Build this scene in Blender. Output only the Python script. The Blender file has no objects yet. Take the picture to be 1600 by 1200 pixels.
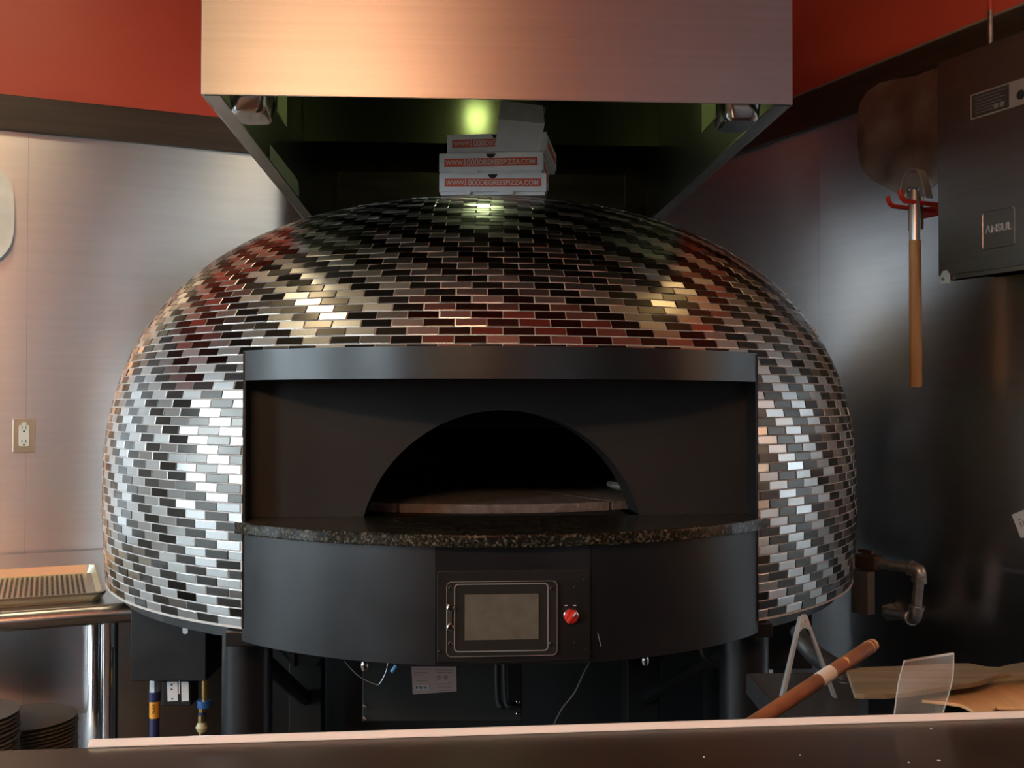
import bpy, math, random
from mathutils import Vector, Matrix
random.seed(7)
sc = bpy.context.scene
COL = sc.collection

# ------------------------------------------------------------------ camera
F, PITCH, ROLL, CZ = 1650.0, 0.0166, 0.0014, 1.40
cp, sp, cr, sr = math.cos(PITCH), math.sin(PITCH), math.cos(ROLL), math.sin(ROLL)
V0 = Vector((0, -sp, cp)); X0 = Vector((1, 0, 0))
RT = X0 * cr + V0 * sr; UP = -X0 * sr + V0 * cr; FW = Vector((0, cp, sp))
cam_d = bpy.data.cameras.new('camera'); cam = bpy.data.objects.new('camera', cam_d); COL.objects.link(cam)
cam_d.sensor_width = 36.0; cam_d.lens = 36.0 * F / 1600.0; cam_d.clip_start = 0.02
M = Matrix.Identity(4)
for i in range(3):
    M[i][0] = RT[i]; M[i][1] = UP[i]; M[i][2] = -FW[i]
M[2][3] = CZ
cam.matrix_world = M
sc.camera = cam
CAMP = Vector((0, 0, CZ))

# ------------------------------------------------------------------ world, exposure
SKY, LAMP, HOODLAMP = 13.0, 1.0, 0.5
sc.view_settings.view_transform = 'Standard'; sc.view_settings.look = 'None'
sc.view_settings.exposure = 0.0; sc.view_settings.gamma = 1.0; sc.view_settings.use_curve_mapping = False
w = bpy.data.worlds.new('daylight'); sc.world = w; w.use_nodes = True
w.node_tree.nodes['Background'].inputs[0].default_value = (0.76, 0.91, 1.0, 1)
w.node_tree.nodes['Background'].inputs[1].default_value = SKY

# ------------------------------------------------------------------ geometry frame of the place
PHI = 0.4157
E1 = Vector((math.cos(PHI), math.sin(PHI), 0))        # along the left wall, to the right
E2 = Vector((math.sin(PHI), -math.cos(PHI), 0))       # along the right wall, towards the viewer
K = Vector((0.5237, 4.3812, 0))                       # the corner behind the oven
ZAX = Vector((0, 0, 1))
RA, RB, RH = 5.0, 9.0, 3.2                            # room width, length, height
def room(a, b, z): return K - E1 * a + E2 * b + ZAX * z
NL = E2.copy()          # into the room from the left wall
NR = -E1                # into the room from the right wall
def ray(px, py): return (FW + RT * ((px - 800) / F) + UP * ((600 - py) / F))
def at(px, py, Y):
    d = ray(px, py); return CAMP + d * (Y / d.y)
def onplane(px, py, P, N):
    d = ray(px, py); return CAMP + d * ((P - CAMP).dot(N) / d.dot(N))
def onz(px, py, z):
    d = ray(px, py); return CAMP + d * ((z - CZ) / d.z)
def wl(px, py, off=0.0): return onplane(px, py, K + NL * off, NL)
def wr(px, py, off=0.0): return onplane(px, py, K + NR * off, NR)

# daylight portals at the windows (filled further down where the windows are)
def portal(c, xdir, wd, ht, n):
    l = bpy.data.lights.new('window_daylight', 'AREA'); l.shape = 'RECTANGLE'; l.size = wd; l.size_y = ht
    l.cycles.is_portal = True
    o = bpy.data.objects.new('window_daylight', l); COL.objects.link(o)
    z = -n; y = ZAX; x = y.cross(z)
    m = Matrix.Identity(4)
    for i in range(3): m[i][0] = x[i]; m[i][1] = y[i]; m[i][2] = z[i]; m[i][3] = c[i]
    o.matrix_world = m
WINS_L = [(0.52, 1.42, 0.12), (1.48, 2.35, 0.45), (3.05, 4.05, 0.95)]      # along b on the window wall
WINS_B = [(0.25, 1.02, 0.30), (1.12, 1.95, 0.30), (2.05, 2.95, 0.30)]                  # along a on the back wall
for b0, b1, s0 in WINS_L: portal(room(RA, (b0 + b1) / 2, (2.6 + s0) / 2), E2, b1 - b0, 2.6 - s0, E1)
for a0, a1, s0 in WINS_B: portal(room((a0 + a1) / 2, RB, 1.3), E1, a1 - a0, 2.0, -E2)

# ------------------------------------------------------------------ materials
MATS = {}
def mat(name, col=(0.5, 0.5, 0.5), rough=0.5, metal=0.0, noise=0.0, nscale=(20, 20, 20), bump=0.0, bscale=60.0, aniso=0.0,
        tangent=None, emit=None, estr=0.0, rnoise=0.0, coat=0.0, spec=0.5, alpha=1.0, trans=0.0, per=0.0, col2=None):
    if name in MATS: return MATS[name]
    m = bpy.data.materials.new(name); m.use_nodes = True; MATS[name] = m
    nt = m.node_tree; N = nt.nodes; L = nt.links; p = N['Principled BSDF']
    p.inputs['Base Color'].default_value = (*col, 1); p.inputs['Roughness'].default_value = rough
    p.inputs['Metallic'].default_value = metal; p.inputs['Specular IOR Level'].default_value = spec
    p.inputs['Coat Weight'].default_value = coat; p.inputs['Alpha'].default_value = alpha
    p.inputs['Transmission Weight'].default_value = trans
    if aniso:
        p.inputs['Anisotropic'].default_value = aniso
        c = N.new('ShaderNodeCombineXYZ')
        for i in range(3): c.inputs[i].default_value = tangent[i]
        L.new(c.outputs[0], p.inputs['Tangent'])
    if emit:
        p.inputs['Emission Color'].default_value = (*emit, 1); p.inputs['Emission Strength'].default_value = estr
    tc = N.new('ShaderNodeTexCoord'); mp = N.new('ShaderNodeMapping'); mp.inputs['Scale'].default_value = nscale
    L.new(tc.outputs['Object'], mp.inputs[0])
    if noise or rnoise:
        nz = N.new('ShaderNodeTexNoise'); nz.inputs['Scale'].default_value = 1.0; nz.inputs['Detail'].default_value = 5
        L.new(mp.outputs[0], nz.inputs['Vector'])
    src = None
    if noise:
        r = N.new('ShaderNodeMapRange'); r.inputs[1].default_value = 0.3; r.inputs[2].default_value = 0.7
        r.inputs[3].default_value = 0.0; r.inputs[4].default_value = 1.0
        L.new(nz.outputs['Fac'], r.inputs[0])
        mx = N.new('ShaderNodeMix'); mx.data_type = 'RGBA'
        c2 = col2 if col2 else tuple(min(1, c * (1 + noise)) for c in col)
        c1 = col if col2 else tuple(c * (1 - noise) for c in col)
        mx.inputs[6].default_value = (*c1, 1); mx.inputs[7].default_value = (*c2, 1)
        L.new(r.outputs[0], mx.inputs[0]); src = mx.outputs[2]
    if per:
        g = N.new('ShaderNodeNewGeometry'); oi = N.new('ShaderNodeObjectInfo')
        a = N.new('ShaderNodeMath'); a.operation = 'ADD'; L.new(g.outputs['Random Per Island'], a.inputs[0]); L.new(oi.outputs['Random'], a.inputs[1])
        fr = N.new('ShaderNodeMath'); fr.operation = 'FRACT'; L.new(a.outputs[0], fr.inputs[0])
        mr = N.new('ShaderNodeMapRange'); mr.inputs[3].default_value = 1 - per; mr.inputs[4].default_value = 1 + per
        L.new(fr.outputs[0], mr.inputs[0])
        vm = N.new('ShaderNodeVectorMath'); vm.operation = 'SCALE'
        if src: L.new(src, vm.inputs[0])
        else: vm.inputs[0].default_value = col
        L.new(mr.outputs[0], vm.inputs['Scale']); src = vm.outputs[0]
        rr = N.new('ShaderNodeMapRange'); rr.inputs[3].default_value = rough * 0.7; rr.inputs[4].default_value = rough * 1.4
        L.new(fr.outputs[0], rr.inputs[0]); L.new(rr.outputs[0], p.inputs['Roughness'])
    if src: L.new(src, p.inputs['Base Color'])
    if rnoise:
        r2 = N.new('ShaderNodeMapRange'); r2.inputs[1].default_value = 0.3; r2.inputs[2].default_value = 0.7
        r2.inputs[3].default_value = max(0.02, rough - rnoise); r2.inputs[4].default_value = rough + rnoise
        L.new(nz.outputs['Fac'], r2.inputs[0]); L.new(r2.outputs[0], p.inputs['Roughness'])
    if bump:
        nb = N.new('ShaderNodeTexNoise'); nb.inputs['Scale'].default_value = bscale; nb.inputs['Detail'].default_value = 3
        L.new(tc.outputs['Object'], nb.inputs['Vector'])
        bp = N.new('ShaderNodeBump'); bp.inputs['Strength'].default_value = bump; bp.inputs['Distance'].default_value = 0.01
        L.new(nb.outputs['Fac'], bp.inputs['Height']); L.new(bp.outputs[0], p.inputs['Normal'])
    return m
zt = (0, 0, 1)
m_steelwall = mat('brushed_steel_sheet', (0.74, 0.745, 0.76), 0.29, 1.0, noise=0.03, nscale=(3, 3, 60), aniso=0.82, tangent=zt, bump=0.02, bscale=1.2)
m_hood = mat('hood_steel', (0.62, 0.60, 0.58), 0.36, 1.0, noise=0.04, nscale=(2, 2, 120), aniso=0.7, tangent=zt, bump=0.015, bscale=2.5)
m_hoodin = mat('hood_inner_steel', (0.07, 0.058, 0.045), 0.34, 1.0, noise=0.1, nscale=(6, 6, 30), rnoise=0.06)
m_red = mat('red_paint', (0.67, 0.082, 0.048), 0.42, noise=0.05, nscale=(2, 2, 2), bump=0.03, bscale=200)
m_trim = mat('dark_wood', (0.045, 0.028, 0.020), 0.40, noise=0.35, nscale=(1.5, 1.5, 40), bump=0.02, bscale=80)
m_back = mat('pale_wall_paint', (0.55, 0.52, 0.50), 0.6, noise=0.04, nscale=(2, 2, 2))
m_winwall = mat('grey_wall_paint', (0.30, 0.28, 0.26), 0.6)
m_floor = mat('brown_floor', (0.055, 0.034, 0.024), 0.5, noise=0.2, nscale=(4, 4, 4))
m_ceil = mat('grey_ceiling', (0.20, 0.185, 0.165), 0.7, noise=0.04, nscale=(3, 3, 3))
m_concrete = mat('pavement', (0.09, 0.09, 0.09), 0.9, noise=0.1, nscale=(2, 2, 2))
m_alu = mat('window_frame_metal', (0.25, 0.25, 0.26), 0.4, 0.8)
m_black = mat('black_satin_paint', (0.008, 0.0085, 0.0095), 0.40, noise=0.15, nscale=(9, 9, 9), rnoise=0.05)
m_blackmetal = mat('black_powder_coat', (0.008, 0.009, 0.0105), 0.33, 0.0, spec=0.6, noise=0.15, nscale=(7, 7, 7), rnoise=0.05)
m_soot = mat('sooty_black', (0.007, 0.0068, 0.0065), 0.60, noise=0.3, nscale=(12, 12, 12))
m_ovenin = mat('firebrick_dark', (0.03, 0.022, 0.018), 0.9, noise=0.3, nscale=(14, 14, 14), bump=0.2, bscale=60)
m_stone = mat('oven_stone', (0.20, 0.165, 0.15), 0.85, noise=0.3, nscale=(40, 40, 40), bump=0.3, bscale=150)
m_lighttile = mat('polished_steel_tile', (0.66, 0.65, 0.63), 0.25, 1.0, per=0.09)
m_darktile = mat('gunmetal_tile', (0.105, 0.098, 0.09), 0.20, 1.0, per=0.2)
m_grout = mat('grey_grout', (0.62, 0.60, 0.58), 0.85, noise=0.1, nscale=(80, 80, 80), bump=0.1, bscale=300)
def granite():
    m = bpy.data.materials.new('dark_granite'); m.use_nodes = True; nt = m.node_tree; N = nt.nodes; L = nt.links; p = N['Principled BSDF']
    tc = N.new('ShaderNodeTexCoord')
    v = N.new('ShaderNodeTexVoronoi'); v.inputs['Scale'].default_value = 260; L.new(tc.outputs['Object'], v.inputs['Vector'])
    n = N.new('ShaderNodeTexNoise'); n.inputs['Scale'].default_value = 120; n.inputs['Detail'].default_value = 6; L.new(tc.outputs['Object'], n.inputs['Vector'])
    m1 = N.new('ShaderNodeMath'); m1.operation = 'MULTIPLY'; L.new(v.outputs['Color'], m1.inputs[0]); L.new(n.outputs['Fac'], m1.inputs[1])
    r = N.new('ShaderNodeValToRGB'); e = r.color_ramp.elements
    e[0].position = 0.12; e[0].color = (0.008, 0.008, 0.006, 1); e[1].position = 0.50; e[1].color = (0.13, 0.115, 0.08, 1)
    k = e.new(0.30); k.color = (0.026, 0.022, 0.015, 1)
    L.new(m1.outputs[0], r.inputs[0]); L.new(r.outputs[0], p.inputs['Base Color']); p.inputs['Roughness'].default_value = 0.16
    return m
m_granite = granite()
m_card = mat('white_cardboard', (0.82, 0.83, 0.85), 0.8, noise=0.05, nscale=(30, 30, 30))
m_cardedge = mat('kraft_cardboard', (0.42, 0.34, 0.26), 0.85, noise=0.1, nscale=(60, 60, 60))
m_print = mat('orange_red_print', (0.72, 0.12, 0.055), 0.7)
m_printlite = mat('print_letters', (0.72, 0.68, 0.66), 0.75)
m_chrome = mat('chrome', (0.75, 0.75, 0.76), 0.13, 1.0)
m_steel = mat('stainless', (0.60, 0.59, 0.57), 0.27, 1.0)
m_tongs = mat('tongs_steel', (0.72, 0.72, 0.70), 0.35, 0.75)
m_tray = mat('pan_metal_warm_glow', (0.64, 0.58, 0.44), 0.33, 1.0)  # gold of the warm lamp reflection is mixed into the pan colour
m_alupeel = mat('worn_aluminium', (0.55, 0.52, 0.46), 0.40, 1.0, noise=0.3, nscale=(9, 9, 9), rnoise=0.1)
m_palealu = mat('pale_aluminium', (0.72, 0.80, 0.80), 0.45, 0.6, noise=0.08, nscale=(12, 12, 12))
m_galv = mat('galvanised_pipe', (0.46, 0.46, 0.47), 0.42, 0.9, noise=0.25, nscale=(60, 60, 60))
m_wood = mat('light_brown_wood', (0.50, 0.27, 0.11), 0.55, noise=0.2, nscale=(60, 60, 5))
m_woodred = mat('reddish_wood', (0.27, 0.115, 0.055), 0.5, noise=0.25, nscale=(30, 30, 30))
m_woodgrey = mat('weathered_wood', (0.19, 0.155, 0.095), 0.7, noise=0.3, nscale=(5, 60, 60))
m_woodpale = mat('pale_wood', (0.70, 0.45, 0.22), 0.6, noise=0.15, nscale=(50, 6, 50))
m_tape = mat('white_tape', (0.75, 0.72, 0.68), 0.6)
m_redplastic = mat('red_vinyl', (0.62, 0.035, 0.02), 0.4)
m_cabinet = mat('cabinet_steel', (0.36, 0.34, 0.33), 0.38, 1.0, noise=0.05, nscale=(3, 3, 60), aniso=0.4, tangent=zt)
m_counter = mat('dark_brown_laminate', (0.035, 0.022, 0.016), 0.28, noise=0.25, nscale=(8, 8, 8))
m_lip = mat('cream_edge_strip', (0.92, 0.95, 0.97), 0.25, coat=0.4)
m_plate = mat('taupe_plate', (0.32, 0.27, 0.22), 0.35)
m_rubber = mat('black_rubber', (0.015, 0.016, 0.018), 0.45, noise=0.3, nscale=(30, 30, 30))
m_bluehose = mat('navy_hose', (0.018, 0.022, 0.085), 0.4)
m_bluefit = mat('blue_fitting', (0.02, 0.09, 0.28), 0.4)
m_yellow = mat('amber_tag', (0.75, 0.34, 0.03), 0.5)
m_brass = mat('brass', (0.52, 0.36, 0.14), 0.3, 1.0)
m_whitelabel = mat('white_label', (0.62, 0.62, 0.62), 0.6)
m_pinklabel = mat('pinkish_data_label', (0.36, 0.26, 0.235), 0.5)
m_ink = mat('dark_ink', (0.02, 0.02, 0.02), 0.6)
m_greyprint = mat('grey_print', (0.22, 0.17, 0.16), 0.6)
m_ivory = mat('ivory_plastic', (0.80, 0.76, 0.66), 0.4)
m_goldsteel = mat('warm_steel_plate', (0.60, 0.50, 0.36), 0.3, 1.0)
m_screen = mat('screen_glass', (0.135, 0.125, 0.10), 0.20, noise=0.12, nscale=(40, 40, 40), coat=0.3)
m_clear = mat('acrylic_cover_frame', (0.03, 0.029, 0.026), 0.12, coat=0.6)
m_bezel = mat('silver_line', (0.42, 0.41, 0.39), 0.35, 0.5)
m_dough = mat('raw_dough', (0.80, 0.78, 0.60), 0.8, noise=0.1, nscale=(80, 80, 80))
m_cheese = mat('mozzarella', (0.9, 0.92, 0.86), 0.6)
m_warm = mat('warm_lamp', (0.9, 0.8, 0.6), 0.5, emit=(1.0, 0.66, 0.36), estr=44.0 * LAMP)
m_warmL = mat('warm_lamp_strip', (0.9, 0.85, 0.7), 0.5, emit=(1.0, 0.80, 0.48), estr=15.0 * LAMP)
m_spot = mat('amber_spot_lens', (0.9, 0.8, 0.6), 0.5, emit=(1.0, 0.68, 0.28), estr=5.5 * LAMP)
m_hoodlamp = mat('hood_lamp_glass', (0.9, 0.9, 0.8), 0.5, emit=(0.82, 1.0, 0.50), estr=28.0 * HOODLAMP)
def glassmat(name, fac, rough, tint):
    m = bpy.data.materials.new(name); m.use_nodes = True; nt = m.node_tree; N = nt.nodes; L = nt.links
    p = N['Principled BSDF']; p.inputs['Base Color'].default_value = (*tint, 1); p.inputs['Roughness'].default_value = rough
    t = N.new('ShaderNodeBsdfTransparent'); mx = N.new('ShaderNodeMixShader'); mx.inputs[0].default_value = fac
    L.new(t.outputs[0], mx.inputs[1]); L.new(p.outputs[0], mx.inputs[2]); L.new(mx.outputs[0], N['Material Output'].inputs[0])
    return m
m_pane = glassmat('window_glass', 0.08, 0.02, (0.5, 0.55, 0.55))
m_film = glassmat('clear_plastic_film', 0.10, 0.25, (0.75, 0.75, 0.72))
m_filmedge = glassmat('plastic_film_edge', 0.25, 0.3, (0.8, 0.8, 0.76))

# ------------------------------------------------------------------ mesh helpers
class MB:
    def __init__(s): s.v = []; s.f = []; s.mi = []
    def add(s, vs, fs, k=0):
        o = len(s.v); s.v += [Vector(v) for v in vs]; s.f += [[i + o for i in f] for f in fs]; s.mi += [k] * len(fs); return s
    def box(s, c, dx, dy, dz, ax=None, k=0):
        X, Y, Z = ax if ax else (Vector((1, 0, 0)), Vector((0, 1, 0)), ZAX)
        c = Vector(c); vs = [c + X * (dx / 2 * a) + Y * (dy / 2 * b) + Z * (dz / 2 * g) for a in (-1, 1) for b in (-1, 1) for g in (-1, 1)]
        return s.add(vs, [(0, 1, 3, 2), (4, 6, 7, 5), (0, 4, 5, 1), (2, 3, 7, 6), (0, 2, 6, 4), (1, 5, 7, 3)], k)
    def prism(s, pts, ext, k=0):          # polygon of world points + extrusion vector
        n = len(pts); pts = [Vector(p) for p in pts]; ext = Vector(ext)
        vs = pts + [p + ext for p in pts]
        fs = [list(range(n)), list(range(2 * n - 1, n - 1, -1))] + [(i, i + n, (i + 1) % n + n, (i + 1) % n) for i in range(n)]
        return s.add(vs, fs, k)
    def tube(s, path, r, n=12, cap=True, k=0):
        path = [Vector(p) for p in path]; rs = r if isinstance(r, (list, tuple)) else [r] * len(path)
        rings = []; prev = None
        for i, p in enumerate(path):
            d = (path[min(i + 1, len(path) - 1)] - path[max(i - 1, 0)]).normalized()
            if prev is None: a = d.orthogonal().normalized()
            else: a = (prev - d * prev.dot(d)).normalized()
            prev = a; b = d.cross(a)
            rings.append([p + (a * math.cos(2 * math.pi * j / n) + b * math.sin(2 * math.pi * j / n)) * rs[i] for j in range(n)])
        vs = [v for q in rings for v in q]; fs = []
        for i in range(len(path) - 1):
            for j in range(n):
                fs.append((i * n + j, i * n + (j + 1) % n, (i + 1) * n + (j + 1) % n, (i + 1) * n + j))
        if cap: fs.append(list(range(n))[::-1]); fs.append([(len(path) - 1) * n + j for j in range(n)])
        return s.add(vs, fs, k)
    def lathe(s, prof, c, ax=ZAX, n=32, k=0, cap=True):     # prof: (r, h) along ax from c
        c = Vector(c); ax = Vector(ax).normalized(); a = ax.orthogonal().normalized(); b = ax.cross(a)
        vs = []; fs = []
        for r, h in prof:
            vs += [c + ax * h + (a * math.cos(2 * math.pi * j / n) + b * math.sin(2 * math.pi * j / n)) * r for j in range(n)]
        for i in range(len(prof) - 1):
            for j in range(n): fs.append((i * n + j, i * n + (j + 1) % n, (i + 1) * n + (j + 1) % n, (i + 1) * n + j))
        if cap:
            if prof[0][0] > 1e-5: fs.append(list(range(n))[::-1])
            if prof[-1][0] > 1e-5: fs.append([(len(prof) - 1) * n + j for j in range(n)])
        return s.add(vs, fs, k)
    def build(s, name, m, parent=None, smooth=False, bevel=0.0, seg=2, kind=None, origin=None):
        me = bpy.data.meshes.new(name)
        off = Vector((0, 0, 0)); q = parent
        while q is not None: off += q.location; q = q.parent
        org = Vector(origin) if origin is not None else (Vector((0, 0, 0)) if parent is None else off)
        if parent is None and origin is None and s.v:
            org = Vector((sum(v.x for v in s.v) / len(s.v), sum(v.y for v in s.v) / len(s.v), min(v.z for v in s.v)))
        me.from_pydata([tuple(v - org) for v in s.v], [], s.f)
        ms = m if isinstance(m, (list, tuple)) else [m]
        for q in ms: me.materials.append(q)
        for i, p in enumerate(me.polygons): p.material_index = s.mi[i]; p.use_smooth = smooth
        me.validate(); me.update()
        o = bpy.data.objects.new(name, me); COL.objects.link(o)
        o.location = org - off if parent is not None else org
        if parent is not None: o.parent = parent
        import bmesh
        bm = bmesh.new(); bm.from_mesh(me); bmesh.ops.recalc_face_normals(bm, faces=bm.faces); bm.to_mesh(me); bm.free()
        if bevel:
            b = o.modifiers.new('bevel', 'BEVEL'); b.width = bevel; b.segments = seg; b.limit_method = 'ANGLE'; b.angle_limit = 0.6
        if smooth:
            try: me.set_sharp_from_angle(angle=0.7)
            except Exception: pass
        if kind: o['kind'] = kind
        return o
def tag(o, label, cat, group=None):
    o['label'] = label; o['category'] = cat
    if group: o['group'] = group
    return o
def thing(name, loc, label, cat, group=None):
    o = bpy.data.objects.new(name, None); COL.objects.link(o); o.location = Vector(loc); o.empty_display_size = 0.1
    return tag(o, label, cat, group)
def struct(o): o['kind'] = 'structure'; return o
def copy_tree(o, delta, parent=None):
    c = o.copy(); COL.objects.link(c); c.parent = parent
    if parent is None: c.location = o.location + Vector(delta)
    for ch in list(o.children): copy_tree(ch, delta, c)
    return c
def text_mesh(body, size, c, xd, yd, m, name, parent, depth=0.0006, fit=None, align='CENTER', shear=0.0, bold=0.0):
    cu = bpy.data.curves.new('txt', 'FONT'); cu.body = body; cu.size = size; cu.extrude = depth; cu.align_x = align; cu.align_y = 'CENTER'; cu.shear = shear
    cu.offset = bold; cu.resolution_u = 3
    t = bpy.data.objects.new('txt', cu); COL.objects.link(t)
    bpy.context.view_layer.update()
    me = bpy.data.meshes.new_from_object(t.evaluated_get(bpy.context.evaluated_depsgraph_get()))
    COL.objects.unlink(t); bpy.data.objects.remove(t)
    xs = [v.co.x for v in me.vertices]; ys = [v.co.y for v in me.vertices]
    sx = sy = 1.0
    if fit:
        sx = fit[0] / (max(xs) - min(xs)); sy = fit[1] / (max(ys) - min(ys)) if fit[1] else sx
    cx = (max(xs) + min(xs)) / 2; cy = (max(ys) + min(ys)) / 2
    n = Vector(xd).cross(Vector(yd))
    mb = MB(); mb.v = [Vector(c) + Vector(xd) * ((v.co.x - cx) * sx) + Vector(yd) * ((v.co.y - cy) * sy) + n * v.co.z for v in me.vertices]
    mb.f = [list(p.vertices) for p in me.polygons]; mb.mi = [0] * len(mb.f)
    bpy.data.meshes.remove(me)
    return mb.build(name, m, parent)
def rrect(c, xd, yd, wd, ht, r, n=5):
    pts = []
    for sx, sy, a0 in ((1, 1, 0), (-1, 1, 90), (-1, -1, 180), (1, -1, 270)):
        for i in range(n + 1):
            a = math.radians(a0 + 90 * i / n)
            pts.append(Vector(c) + Vector(xd) * (sx * (wd / 2 - r) + r * math.cos(a)) + Vector(yd) * (sy * (ht / 2 - r) + r * math.sin(a)))
    return pts
def spline(pts, n=6):
    pts = [Vector(p) for p in pts]; out = []
    for i in range(len(pts) - 1):
        p0 = pts[max(i - 1, 0)]; p1 = pts[i]; p2 = pts[i + 1]; p3 = pts[min(i + 2, len(pts) - 1)]
        for j in range(n):
            t = j / n
            out.append(0.5 * ((2 * p1) + (p2 - p0) * t + (2 * p0 - 5 * p1 + 4 * p2 - p3) * t * t + (3 * p1 - p0 - 3 * p2 + p3) * t ** 3))
    out.append(pts[-1]); return out
AXW = {'L': (E1, NL, ZAX), 'R': (E2, NR, ZAX)}

# ------------------------------------------------------------------ room shell
T = 0.12
ZT0, ZT1 = CZ + 0.8775, CZ + 0.9924            # dark wood band between steel and red paint
def slab(a0, a1, b0, b1, z0, z1):
    mb = MB(); mb.prism([room(a0, b0, z0), room(a1, b0, z0), room(a1, b1, z0), room(a0, b1, z0)], ZAX * (z1 - z0)); return mb
struct(slab(-T, RA + T, -T, RB + T, -0.1, 0).build('floor', m_floor))
struct(slab(-T, RA + T, -T, RB + T, RH, RH + 0.1).build('ceiling', m_ceil))
mb = MB(); mb.prism([Vector((-0.62, 1.42, RH - 0.30)), Vector((2.2, 1.55, RH - 0.30)), Vector((3.4, -3.0, RH - 0.30)), Vector((-0.75, -3.4, RH - 0.30))], ZAX * 0.298); struct(mb.build('trim_3', m_red))
def wall2(a0, a1, b0, b1):
    q = slab(a0, a1, b0, b1, 0, ZT0 + 0.03); q.add([], []); k_ = slab(a0, a1, b0, b1, ZT0 + 0.03, RH); q.add(k_.v, k_.f, 1); return q
wL = struct(wall2(-T, RA + T, -T, -0.003).build('wall_left', [m_winwall, m_red]))
wR = struct(wall2(-T, -0.003, 0, RB + T).build('wall_right', [m_black, m_red]))
# steel sheets with seams
sL = (wl(42, 500) - K).dot(-E1)          # seam positions measured from the corner
sR = (wr(1279.5, 400) - K).dot(E2)
def sheets(side, s0, length, wall):
    cuts = [0.0]; x = s0 % 1.22
    while x < length: cuts.append(x); x += 1.22
    cuts.append(length)
    for c0, c1 in zip(cuts[:-1], cuts[1:]):
        if c1 - c0 < 0.05: continue
        mb = MB()
        if side == 'L': mb.prism([room(c0 + 0.0004, 0, 0.02), room(c1 - 0.0004, 0, 0.02), room(c1 - 0.0004, 0, ZT0 + 0.02), room(c0 + 0.0004, 0, ZT0 + 0.02)], -NL * 0.003)
        else: mb.prism([room(0, c0 + 0.0004, 0.02), room(0, c1 - 0.0004, 0.02), room(0, c1 - 0.0004, ZT0 + 0.02), room(0, c0 + 0.0004, ZT0 + 0.02)], -NR * 0.003)
        mb.build('steel_panel', m_steelwall, wall)
sheets('L', sL, 3.3, wL); sheets('R', sR, 4.6, wR)
mb = MB(); mb.box(room(RA / 2, 0.011, (ZT0 + ZT1) / 2), RA, 0.022, ZT1 - ZT0, AXW['L']); struct(mb.build('trim_1', m_trim, bevel=0.002))
mb = MB(); mb.box(room(0.011, RB / 2, (ZT0 + ZT1) / 2), RB, 0.022, ZT1 - ZT0, AXW['R']); struct(mb.build('trim_2', m_trim, bevel=0.002))
# window wall and back wall
def window_wall(name, wins, z0, z1, pt, thick, total, m, nstart):
    mb = MB(); ztop = 2.35 if name == 'wall_back' else 0.0; edges = [0.0] + [x for w_ in wins for x in w_[:2]] + [total]
    def pr(u0, u1, za, zb):
        if ztop and u0 < 3.4 < u1: pr(u0, 3.4, za, zb); pr(3.4, u1, za, zb); return
        if za < ztop < zb: pr(u0, u1, za, ztop); pr(u0, u1, ztop, zb); return
        mb.prism([pt(u0, za), pt(u1, za), pt(u1, zb), pt(u0, zb)], thick, 1 if za >= ztop - 1e-6 or u0 > 3.39 else 0)
    for i in range(0, len(edges), 2): pr(edges[i], edges[i + 1], 0, RH)
    for u0, u1, z0 in wins: pr(u0, u1, 0, z0); pr(u0, u1, z1, RH)
    struct(mb.build(name, [m, m_red] if name == 'wall_back' else [m, m]))
    t = thick.normalized()
    for i, (u0, u1, z0) in enumerate(wins):
        e = thing('window_%d' % (nstart + i), pt((u0 + u1) / 2, z0), 'storefront window', 'window'); del e['label']; del e['category']; struct(e)
        xd = (pt(1, 0) - pt(0, 0)).normalized()
        for (ua, ub, za, zb) in ((u0, u0 + 0.05, z0, z1), (u1 - 0.05, u1, z0, z1), (u0 + 0.05, u1 - 0.05, z0, z0 + 0.05), (u0 + 0.05, u1 - 0.05, z1 - 0.05, z1)):
            f = MB(); f.prism([pt(ua, za) + t * 0.03, pt(ub, za) + t * 0.03, pt(ub, zb) + t * 0.03, pt(ua, zb) + t * 0.03], t * 0.06); f.build('window_frame', m_alu, e)
        f = MB(); f.prism([pt(u0 + 0.05, z0 + 0.05) + t * 0.055, pt(u1 - 0.05, z0 + 0.05) + t * 0.055, pt(u1 - 0.05, z1 - 0.05) + t * 0.055, pt(u0 + 0.05, z1 - 0.05) + t * 0.055], t * 0.008); f.build('pane', m_pane, e)
window_wall('wall_window', WINS_L, 0.45, 2.6, lambda u, z: room(RA, u, z), -E1 * T, RB, m_winwall, 1)
window_wall('wall_back', WINS_B, 0.30, 2.3, lambda u, z: room(u, RB, z), E2 * T, RA, m_back, 4)
mb = MB(); mb.prism([room(-300, -300, -0.2), room(300, -300, -0.2), room(300, 300, -0.2), room(-300, 300, -0.2)], (0, 0, 0.08)); struct(mb.build('ground_outside', m_concrete))
mb = MB(); mb.prism([room(-9, RB + 5.5, -0.12), room(11, RB + 5.5, -0.12), room(11, RB + 5.5, 8), room(-9, RB + 5.5, 8)], E2 * 0.3); struct(mb.build('wall_opposite', mat('neighbour_wall', (0.13, 0.135, 0.14), 0.9, noise=0.1, nscale=(1, 1, 1))))

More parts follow.
